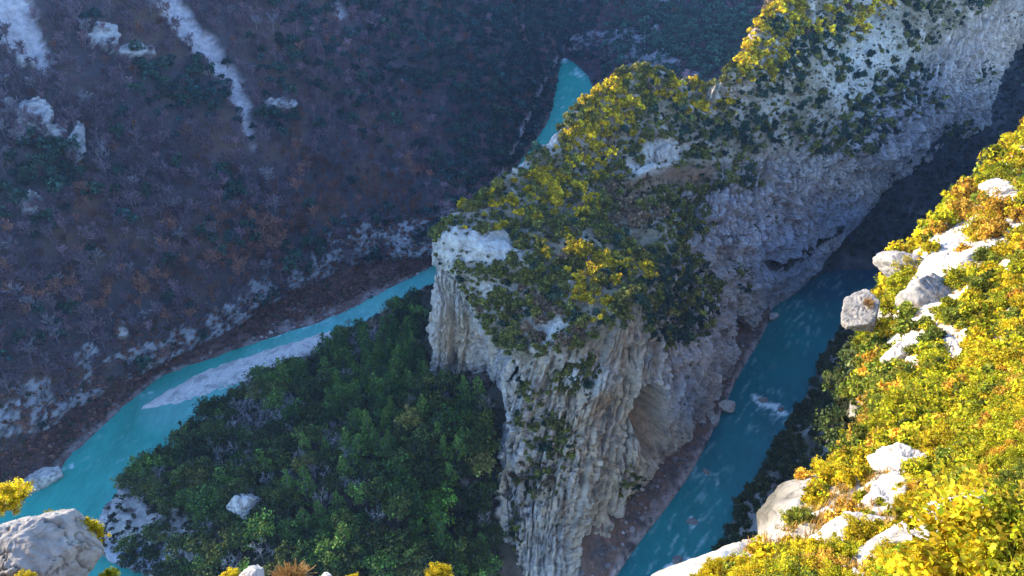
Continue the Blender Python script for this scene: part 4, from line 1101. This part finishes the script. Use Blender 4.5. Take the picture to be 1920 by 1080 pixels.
stone('flat_boulder', 45, offs(on_slope(1650, 955), 0, .1, -.25), .95, 'narrow white slab stepping down to the rim below the layered slab', .9, (1.9, .9, .36), M_BOULDER, 'rock', (-.1, -.3), planes=10, hmin=.5, layers=2.)
stone('flat_boulder', 46, offs(on_slope(1790, 1010), 0, 0, -.42), 1.5, 'large smooth white slab with thin cracks at the lowest end of the slope', .35, (1.9, 1.3, .4), M_BOULDER, 'rock', (-.05, -.3), planes=10, hmin=.5, tint=.8, rough=.05)
stone('flat_boulder', 47, offs(on_slope(1905, 1045), 0, 0, -.3), 1.1, 'white slab beside a brown hollow in the bottom corner', 1.2, (1.6, 1.2, .42), M_BOULDER, 'rock', (-.05, -.3), planes=10, hmin=.5, rough=.06)
stone('boulder', 48, offs(on_slope(1785, 655), 0, 0, -.3), 1.7, 'white boulder among yellow bushes below the leaning crag', 1.5, (1.4, 1.1, .6), M_BOULDER, 'boulder', (-.1, -.3), planes=10, hmin=.5, layers=2.)
stone('boulder', 49, offs(on_slope(1700, 655), 0, 0, -.3), 1.5, 'white boulder at the rim beside the perched boulder', .2, (1.2, 1, .7), M_BOULDER, 'boulder', (-.1, -.35), planes=10, hmin=.5, layers=2.)
stone('boulder', 50, offs(on_slope(1855, 470), 0, 0, -.4), 2.1, 'pale layered boulder high on the sunlit slope', .7, (1.6, 1.1, .55), M_BOULDER, 'boulder', (-.1, -.3), planes=10, hmin=.5, layers=3.)
stone('boulder', 51, offs(on_slope(1880, 360), 0, 0, -.5), 2.3, 'pale boulder topmost on the sunlit slope under the shaded gorge', 2.4, (1.5, 1, .6), M_BOULDER, 'boulder', (-.1, -.3), layers=3.)
stone('boulder', 52, offs(on_slope(1800, 850), 0, 0, -.1), .7, 'small white boulder showing through the broad yellow thicket', 1.1, (1.5, .9, .6), M_BOULDER, 'boulder')
stone('flat_boulder', 56, offs(on_slope(1865, 985), 0, 0, -.3), 1.2, 'long pale slab under the corner thicket, just above the large smooth slab', .5, (1.9, 1.0, .4), M_BOULDER, 'rock', (-.1, -.3), planes=9, hmin=.5)
stone('flat_boulder', 57, offs(on_slope(1585, 1005), 0, 0, -.25), .95, 'stepped white slab on the bare lower rim beside the spiky orange bush', .7, (1.8, 1.1, .4), M_BOULDER, 'rock', (-.1, -.3), planes=9, hmin=.5, layers=2.)
stone('flat_boulder', 58, offs(on_slope(1790, 470), 0, 0, -.5), 2.4, 'broad pale ledge of rock under the dark gorge, left of the high layered boulder', .6, (1.8, 1.0, .5), M_BOULDER, 'rock', (-.15, -.3), planes=9, hmin=.5, layers=3.)
stone('flat_boulder', 59, offs(on_slope(1835, 420), 0, 0, -.5), 2.3, 'narrow pale ledge between the high layered boulder and the topmost boulder', .8, (1.9, .8, .5), M_BOULDER, 'rock', (-.15, -.3), planes=9, hmin=.5, layers=3.)
# ridge and valley
stone('pointed_block', 53, offs(surf(FINV, FINN, 1238, 300)[0], 0, 0, 2.0), 3.0, 'tall pointed white block standing on the lip of the ledge above the fluted cliff', .3, (.75, .8, 1.5), M_ROCK, 'rock', (0, .25), freq=.8)
stone('crag', 54, offs(surf(MOUV, MOUN, 466, 955)[0], 0, 0, 1.5), 6.2, 'pale blue-grey outcrop in the middle of the dark wood', 2.4, (.8, .7, 1.05), M_ROCK, 'rock', (.3, .3))
for k, (x, y, r, lb) in enumerate([(70, 905, 6.0, 'long grey boulder at the water below the dark hillside'), (118, 838, 4.4, 'rounded grey boulder where the bank meets the turquoise reach'), (20, 870, 3.6, 'grey boulder on the brown bank at the picture edge')]):
    stone('river_boulder', 60 + k, offs(P(x, y, 0), 0, 0, .4), r, lb, .8, (1.5, .8, .6), M_ROCK, 'boulder')
for k, (x, y, r, lb) in enumerate([(1660, 490, 5.5, 'largest dark boulder in the shaded water under the ridge'), (1570, 470, 4.0, 'dark boulder on the shaded bank between the ridge and the biggest boulder'), (1580, 432, 3.0, 'small dark boulder highest on the shaded bank'), (1450, 594, 2.2, 'small pale rock standing in the blue water at the cliff foot'),
                                (1212, 855, 2.6, 'upright grey boulder at the mouth of the cave'), (1246, 838, 1.7, 'pale boulder just inside the cave on the beach'), (1262, 842, 1.3, 'smaller pale boulder beside the one inside the cave'), (1365, 762, 2.6, 'dark rock at the water where the fluted wall ends'), (1340, 790, 2.0, 'rounded rock at the upper tip of the rust beach')]):
    stone('fallen_boulder', 70 + k, offs(P(x, y, 3), 0, 0, .3), r, lb, k * 1.3, (1.3, .9, .75), M_ROCK, 'boulder')
for k, (x, y, r, lb) in enumerate([(1430, 750, 1.5, 'wet rock at the head of the white rapid in the blue channel'), (1464, 768, 1.2, 'small wet rock at the tail of the white rapid'), (1324, 884, 1.1, 'small wet rock off the tip of the rust beach'), (1296, 978, 1.3, 'wet rock standing in the channel beside the middle of the rust beach'), (1268, 1050, 1.5, 'wet rock in the foam near the lowest visible water')]):
    stone('river_rock', 85 + k, P(x, y, .2), r, lb, k, (1.4, .9, .6), M_ROCK, 'rock', tint=.45)
# viewpoint
bl = stone('boulder', 90, PY(50, 1062, 14.2), .93, 'big rounded grey boulder in front with a web of cracks', .4, (1.35, 1.0, .95), M_BOULDER, 'boulder', (.05, .1), n=120, rough=.06, freq=1.6, planes=30, hmin=.82, tint=.62)  # tint puts the backlit shade of its face into the stone colour
stone('boulder', 91, PY(468, 1082, 15.2), .2, 'small pale rock beside the golden twiggy bush', 1.0, (1.3, 1, .8), M_BOULDER, 'boulder')
stone('boulder', 92, PY(612, 1100, 15.2), .2, 'small pale rock on the ledge between golden twigs and the yellow bush', 2.0, (1.3, 1, .7), M_BOULDER, 'boulder')

# ================================================================ bushes of the near slope
MARK_S = [(1612,580,'the perched boulder'), (1752,560,'the leaning crag'), (1695,885,'the layered white slab'), (1800,1010,'the large smooth slab'), (1550,925,'the golden bush on the rim'), (1880,340,'the topmost boulder'), (1855,470,'the high layered boulder'), (1785,655,'the white lower boulder'),
          (1860,790,'the broad yellow thicket'), (1660,690,'the green trees below'), (1470,860,'the shaded blue-water bank'), (1430,985,'the grey cliff under the rim'), (1600,1040,'the lower rim'), (1900,930,'the corner thicket'), (1840,600,'the middle of the sunlit slope'), (1900,660,'the upper edge of the thicket'), (1560,740,'the upper shaded cliff'), (1720,780,'the tall green bushes'), (1540,990,'the bare white rim')]
px, py, dep = project(SLV)
litm = 1 - sstep(4.3, 4.9, SLRV - .9 * sstep(930, 840, py))
rockm = blobs(px, py, [(1490, 990, 120, 50), (1590, 1035, 110, 36), (1400, 1050, 60, 30), (1850, 400, 130, 90, .4), (1900, 330, 60, 60, .5), (1700, 890, 62, 40), (1650, 955, 60, 30), (1790, 1020, 110, 44), (1900, 1060, 80, 40), (1600, 1030, 70, 26, .8), (1735, 555, 60, 50), (1720, 500, 60, 40, .9), (1790, 470, 80, 40, .8), (1700, 660, 40, 40), (1785, 660, 36, 36), (1860, 460, 60, 26, .7), (1880, 375, 50, 24, .8), (1660, 620, 30, 40), (1760, 850, 30, 18, .7), (1830, 430, 60, 20, .7), (1900, 300, 40, 20, .7), (1860, 620, 20, 16, .5), (1545, 1000, 40, 30, .8)])
SLROCK = rockm
nz = fbm(SLV * .28 + 3, 3)
dens = litm * (1 - np.clip(rockm * 1.5, 0, .97)) * np.clip(.42 + 1.7 * nz + .5 * sstep(4.0, 4.4, SLRV) + .5 * blobs(px, py, [(1860, 800, 120, 130), (1720, 740, 80, 90)]), .02, 1) * in_frame(px, py, 70) * (SLRV > .6) / np.maximum(dep, 12) ** 1.2
M_YEL = fm('golden_leaves', (.40, .31, .012), (.54, .42, .016), .5); M_YGR = fm('yellow_green_leaves', (.26, .26, .012), (.38, .35, .014), .5)
M_ORG = fm('orange_dry_leaves', (.46, .26, .02), (.50, .31, .04), .4); M_SHD = fm('deep_green_leaves', (.030, .045, .016), (.065, .075, .024), .3)
BS = [bush(500 + k, 80, 64, .058, .8, .25) for k in range(4)]; BL = [bush(510 + k, 160, 70, .042, .8, .2) for k in range(3)]; BD = [bush(520 + k, 34, 22, .13, .9, .3) for k in range(4)]
BB = {n: (mats_of(BS, 'bush', m), mats_of(BL, 'bush', m)) for n, m in (('golden', M_YEL), ('yellow green', M_YGR), ('orange brown', M_ORG), ('green', fm('green_leaves', (.10, .125, .014), (.19, .20, .02), .4)))}
items = []
def add_bush(p, n, s, kn, px_, py_, big=False, h=1.0, name='bush', cat='bush', lab=None):
    set_ = BB[kn][1 if big else 0]
    o = put(name, set_[rng.integers(len(set_))], p - n * .12 * s, rng.random() * 6.3, (s, s * (.85 + .3 * rng.random()), s * h * (.8 + .35 * rng.random())), cat, (rng.normal() * .08, rng.normal() * .08))
    if lab: o['label'] = lab
    else: items.append((o, px_, py_, kn + ' bush'))
    return o
def near_spacing(p):
    d = np.linalg.norm(p - CAM, axis=1)
    return np.clip(d * .0150, .5, 1.7)
bp, bn, _, _ = scatter(SLV, SLN, dens, 5000, near_spacing, 41)
v_ = visible(bp + bn * .6, 1.02, .5); bp, bn = bp[v_], bn[v_]
bx, by, bd = project(bp)
NB_ALL = len(bp)
bsz = np.clip(np.linalg.norm(bp - CAM, axis=1) * .0150, .5, 1.7) * (.55 + 1.0 * rng.random(len(bp)) ** 1.6)
bkg = np.where(rng.random(len(bp)) < blobs(bx, by, [(1700, 720, 90, 90), (1830, 880, 110, 90, .8), (1690, 590, 40, 40, .8), (1900, 730, 60, 60, .6), (1790, 600, 60, 50, .5), (1780, 400, 50, 30, .7)]) * .85 + .30, 1, 0)
bkg = np.where(rng.random(len(bp)) < .07 + .4 * blobs(bx, by, [(1890, 940, 60, 40), (1640, 820, 40, 40), (1560, 980, 50, 30), (1620, 1060, 80, 30), (1860, 430, 60, 60)]), 2, bkg)
bkg = np.where((rng.random(len(bp)) < .16 + .75 * blobs(bx, by, [(1640, 720, 60, 110), (1600, 800, 40, 60), (1700, 700, 60, 90, .6), (1840, 900, 60, 40, .6), (1760, 380, 40, 40, .5)])) & (bkg != 2), 3, bkg)
KN = ['golden', 'yellow green', 'orange brown', 'green']
o_ = np.argsort(-bsz / bd)
bsz = np.where(bd < 48, np.minimum(bsz, 1.15), bsz)
for k in o_[:255]: add_bush(bp[k], bn[k], bsz[k], KN[bkg[k]], bx[k], by[k], bd[k] < 42)
rest = o_[255:]
if len(rest):
    cc = np.array([(.46, .36, .014), (.32, .30, .013), (.48, .28, .03), (.16, .18, .02)])[bkg[rest]] * np.exp(.2 * rng.normal(size=(len(rest), 1)))
    mass('thicket', [bush(530 + k, 30, 26, .13, .8, .3).get() for k in range(4)], bp[rest], np.repeat(bsz[rest][:, None], 3, 1), cc, attr_mat('thicket_leaves', .4), 'smaller golden shrubs filling the sunlit slope')
# the same growth goes on along the slope beside the view, and in the cracks of the cliff under the rim
side_d = (SLRV > .15) * (SLRV < 4.3) * (~in_frame(px, py, 60)) * (px > 900) * (np.linalg.norm(SLV - CAM, axis=2) < 190) * (np.linalg.norm(SLV - CAM, axis=2) > 26) * np.clip(.5 + 1.5 * nz, .05, 1) / np.maximum(np.linalg.norm(SLV - CAM, axis=2), 10)
xp, xn, _, _ = scatter(SLV, SLN, side_d, 4200, lambda p: np.clip(np.linalg.norm(p - CAM, axis=1) * .02, .8, 2.2), 46)
xs = np.clip(np.linalg.norm(xp - CAM, axis=1) * .02, .8, 2.2) * (.6 + .7 * rng.random(len(xp)))
xc = np.array([(.46, .36, .014), (.32, .30, .013), (.46, .28, .03), (.16, .18, .02)])[rng.choice(4, len(xp), p=[.45, .3, .1, .15])] * np.exp(.2 * rng.normal(size=(len(xp), 1)))
mass('thicket', [bush(540 + k, 50, 34, .075, .8, .28).get() for k in range(4)], xp, np.repeat(xs[:, None], 3, 1), xc, bpy.data.materials['thicket_leaves'] if 'thicket_leaves' in bpy.data.materials else attr_mat('thicket_leaves', .4), 'golden shrubs going on along the slope beside the view')
yp, yn, _, _ = scatter(SLV, SLN, sstep(5.3, 5.8, SLRV) * sstep(9.2, 8.4, SLRV) * np.clip(.3 + 1.6 * nz, .02, 1) * (px > 700) * (px < 2300) * (np.linalg.norm(SLV - CAM, axis=2) > 75), 2500, 2.2, 47)
mass('cliff_undergrowth', [bush(550 + k, 24, 20, .2, .9, .34).get() for k in range(4)], yp, np.repeat((1.0 + 1.2 * rng.random(len(yp)))[:, None], 3, 1), np.array([.06, .072, .024]) * np.exp(.35 * rng.normal(size=(len(yp), 1))), M_STUFF, 'green growth in the cracks of the shaded cliff under the rim')
# the bushes that stand out
for x, y, s, kn, h, lab in ((1598, 905, 1.55, 'golden', 1.0, 'largest round golden bush on the very rim above the shaded cliff'), (1560, 962, .75, 'orange brown', .9, 'spiky orange brown bush on the bare white rim'), (1690, 560, 2.0, 'yellow green', .9, 'yellow green bush tucked between the perched boulder and the crag'),
                        (1850, 880, 1.7, 'yellow green', 1.0, 'big dark-hearted yellow green bush over the corner'), (1610, 1010, .85, 'golden', .9, 'golden bush in the cleft of the lower rim'), (1690, 790, 2.2, 'yellow green', 1.15, 'tall yellow green bush at the rim above the orange scrub')):
    p, n = surf(SLV[:430], SLN[:430], x, y); add_bush(p, n, s, kn, x, y, True, h, lab=lab)
label_all(items, MARK_S, 'bushes on the sunlit slope')
# dry grass in the cracks
dens = litm * np.clip(.12 + .9 * fbm(SLV * .7 + 13, 3), 0, 1) * in_frame(px, py, 30) * (SLRV > .6) * (1 - .6 * rockm) / np.maximum(dep, 12) ** 2
gp, gn, _, _ = scatter(SLV, SLN, dens, 5200, .16, 43)
gp = gp[visible(gp, 1.02, .4)]
def tuft_shape(seed, n=26):
    r = np.random.default_rng(seed); az = r.random(n) * 6.283; el = .6 + .8 * r.random(n); ln = .16 + .16 * r.random(n)
    d = np.stack([np.cos(az) * np.cos(el), np.sin(az) * np.cos(el), np.sin(el)], 1); o = .05 * r.normal(size=(n, 3)) * [1, 1, 0]
    w = np.stack([-np.sin(az), np.cos(az), 0 * az], 1) * .012; t = o + d * ln[:, None]
    s = Soup(); s.add(np.stack([o - w, o + w, t + w * .3, t - w * .3], 1).reshape(-1, 3), np.arange(4 * n).reshape(n, 4), leafshade(n, r)); return s.get()
mass('grass', [tuft_shape(540 + k) for k in range(4)], gp, np.repeat((.7 + 1.0 * rng.random(len(gp)))[:, None], 3, 1), np.array([.36, .23, .05]) * np.exp(.3 * rng.normal(size=(len(gp), 1))), attr_mat('dry_grass', .3), 'dry golden grass in the cracks of the sunlit slope')
# shaded trees and shrubs on the cliff under the rim
low = sstep(8.2, 9.0, SLRV) * (1 - sstep(9.98, 10.02, SLRV))
gap = blobs(px, py, [(1430, 985, 50, 34), (1470, 930, 36, 50), (1540, 850, 40, 40), (1560, 890, 40, 24), (1600, 830, 30, 14), (1535, 735, 20, 26)])
dens = low * (1 - .9 * gap) * in_frame(px, py, 20)
cp, cn, _, _ = scatter(SLV, SLN, dens, 3000, 2.7, 44)
v_ = visible(cp + cn * 2, 1.03, 2.5); cp, cn = cp[v_], cn[v_]; cx, cy, cd = project(cp)
M_SH2 = mats_of(BD, 'shrub', M_SHD)
it2 = []
oc = np.argsort(cd)[:240]
for k in oc:
    s = 1.6 + 1.6 * rng.random()
    o = put('cliff_shrub', M_SH2[rng.integers(4)], cp[k] - cn[k] * .2, rng.random() * 6.3, (s, s, s * (.9 + .5 * rng.random())), 'shrub'); it2.append((o, cx[k], cy[k], 'shaded green shrub'))
label_all(it2, MARK_S, 'shaded shrubs on the cliff under the rim')
# trees rooted below the rim whose crowns reach up to it
it3 = []
for x, y, yy, s in ((1590, 700, 150, 1.0), (1625, 650, 140, .9), (1610, 745, 130, .95), (1650, 720, 120, .8), (1560, 770, 150, .8), (1580, 815, 120, .7), (1665, 640, 128, .7), (1600, 650, 160, .8), (1640, 610, 150, .6)):
    q = PY(x, y + 26, yy)
    o = put_tree('oak_tree', T_OAK[rng.integers(6)], q - np.array([0, 0, 4.4 * s]), rng.random() * 6, (s, s, s * 1.1), 'tree'); it3.append((o, x, y, 'shaded oak tree'))
label_all(it3, MARK_S, 'shaded oaks under the rim')

# ================================================================ plants of the viewpoint ledge
def ledge_bush(x, y, yy, s, kn, lab, h=1., dz=.3):
    q = PY(x, y, yy); return add_bush(q - np.array([0, 0, dz * s]), np.array([0, 0, 1.]), s, kn, x, y, True, h, lab=lab)
ledge_bush(14, 935, 16.5, .45, 'golden', 'golden bush behind the cracked boulder at the picture edge')
ledge_bush(92, 968, 16.0, .16, 'golden', 'tiny golden sprig on the skyline of the cracked boulder')
ledge_bush(178, 1010, 15.5, .28, 'golden', 'slender upright golden bush beside the cracked boulder', 2.3)
ledge_bush(208, 1085, 15., .2, 'yellow green', 'yellow green bush at the foot of the cracked boulder', 1.3)
ledge_bush(50, 1090, 13., .20, 'golden', 'small golden bush in front of the cracked boulder')
ledge_bush(428, 1082, 15.2, .24, 'golden', 'low golden bush beside the small pale rock', .8)
ledge_bush(660, 1092, 16., .22, 'golden', 'low golden bush in the middle of the ledge', .8)
ledge_bush(824, 1078, 16., .30, 'golden', 'bright yellow pointed bush alone at the bottom edge', 1.15)
ledge_bush(1345, 1075, 22, .42, 'golden', 'golden bush of upright sprays at the near end of the rim', 1.2)
ledge_bush(1392, 1078, 24, .36, 'golden', 'golden bush beside the upright sprays at the rim', 1.3)
ledge_bush(1310, 1098, 21, .36, 'golden', 'low golden bush at the foot of the upright sprays', 1.)
cr, tr = bare(610, 1.0, 1.1, .012, (9, 5, 4))
gv, gf, gc = cr.get()
M_GTW = fm('golden_twigs', (.36, .21, .07), (.40, .24, .08), .2)
def thin(s):
    v, f, c = s.get(); return v, f, c
tb, cb_ = Soup(), Soup()
r_ = np.random.default_rng(611)
for k in range(150):
    az = r_.random() * 6.283; el = .35 + 1.0 * r_.random(); d = np.array([np.cos(az) * np.cos(el), np.sin(az) * np.cos(el), np.sin(el)])
    L0 = .55 + .5 * r_.random(); p1 = d * L0 * .55; cb_.add(*tube(np.zeros(3), p1, .008, .006, 3), (.6, .6, .6))
    for m in range(5):
        e = d + .45 * r_.normal(size=3); e /= np.linalg.norm(e); q0 = p1 * (.5 + .5 * r_.random()); cb_.add(*tube(q0, q0 + e * L0 * .45, .008, .010, 3), np.full(3, .8 + .5 * r_.random()))
me = cb_.mesh('bush'); me.materials.append(M_GTW)
o = put('dry_bush', me, PY(545, 1088, 15.5) - np.array([0, 0, .1]), .3, (.56, .5, .52), 'bush'); o['label'] = 'golden brown twiggy dry bush at the bottom edge of the dark wood'
o.scale = (.62, .54, .5)
itw = []
for k in np.nonzero((bd > 14) & (rng.random(len(bp)) < .2))[0][:26]:
    q = rng.uniform(.7, 1.2) * bsz[k]
    t_ = put('twiggy_bush', me, bp[k] - bn[k] * .1, rng.random() * 6, (q, q, q * 1.1), 'bush'); itw.append((t_, bx[k], by[k], 'tan twiggy bush'))
label_all(itw, MARK_S, 'dry twiggy bushes on the sunlit slope')
o = put('grass_tuft', me, pb + np.array([.3, -.2, 1.2]), 1.3, (1.2, 1.0, .8), 'grass'); o['label'] = 'tuft of golden grass growing on the crown of the perched boulder'

# ================================================================ haze of the valley
def haze(density):
    m, nt, out = new_mat('haze_air')
    p = nt.nodes.new('ShaderNodeVolumePrincipled'); p.inputs['Color'].default_value = (.34, .56, 1, 1); p.inputs['Density'].default_value = density; p.inputs['Anisotropy'].default_value = 0.2
    nt.links.new(p.outputs[0], out.inputs['Volume'])
    x0, x1, y0, y1, z0, z1 = -1500, 1500, -400, 1900, -9, 700
    v = [(x, y, z) for x in (x0, x1) for y in (y0, y1) for z in (z0, z1)]
    me = bpy.data.meshes.new('haze'); me.from_pydata(v, [], [(0, 1, 3, 2), (4, 6, 7, 5), (0, 4, 5, 1), (2, 3, 7, 6), (0, 2, 6, 4), (1, 5, 7, 3)])
    me.materials.append(m); o = bpy.data.objects.new('haze', me); COL.objects.link(o); o['kind'] = 'stuff'; o['label'] = 'thin blue haze filling the valley'
HAZE = True
if HAZE: haze(.00006)
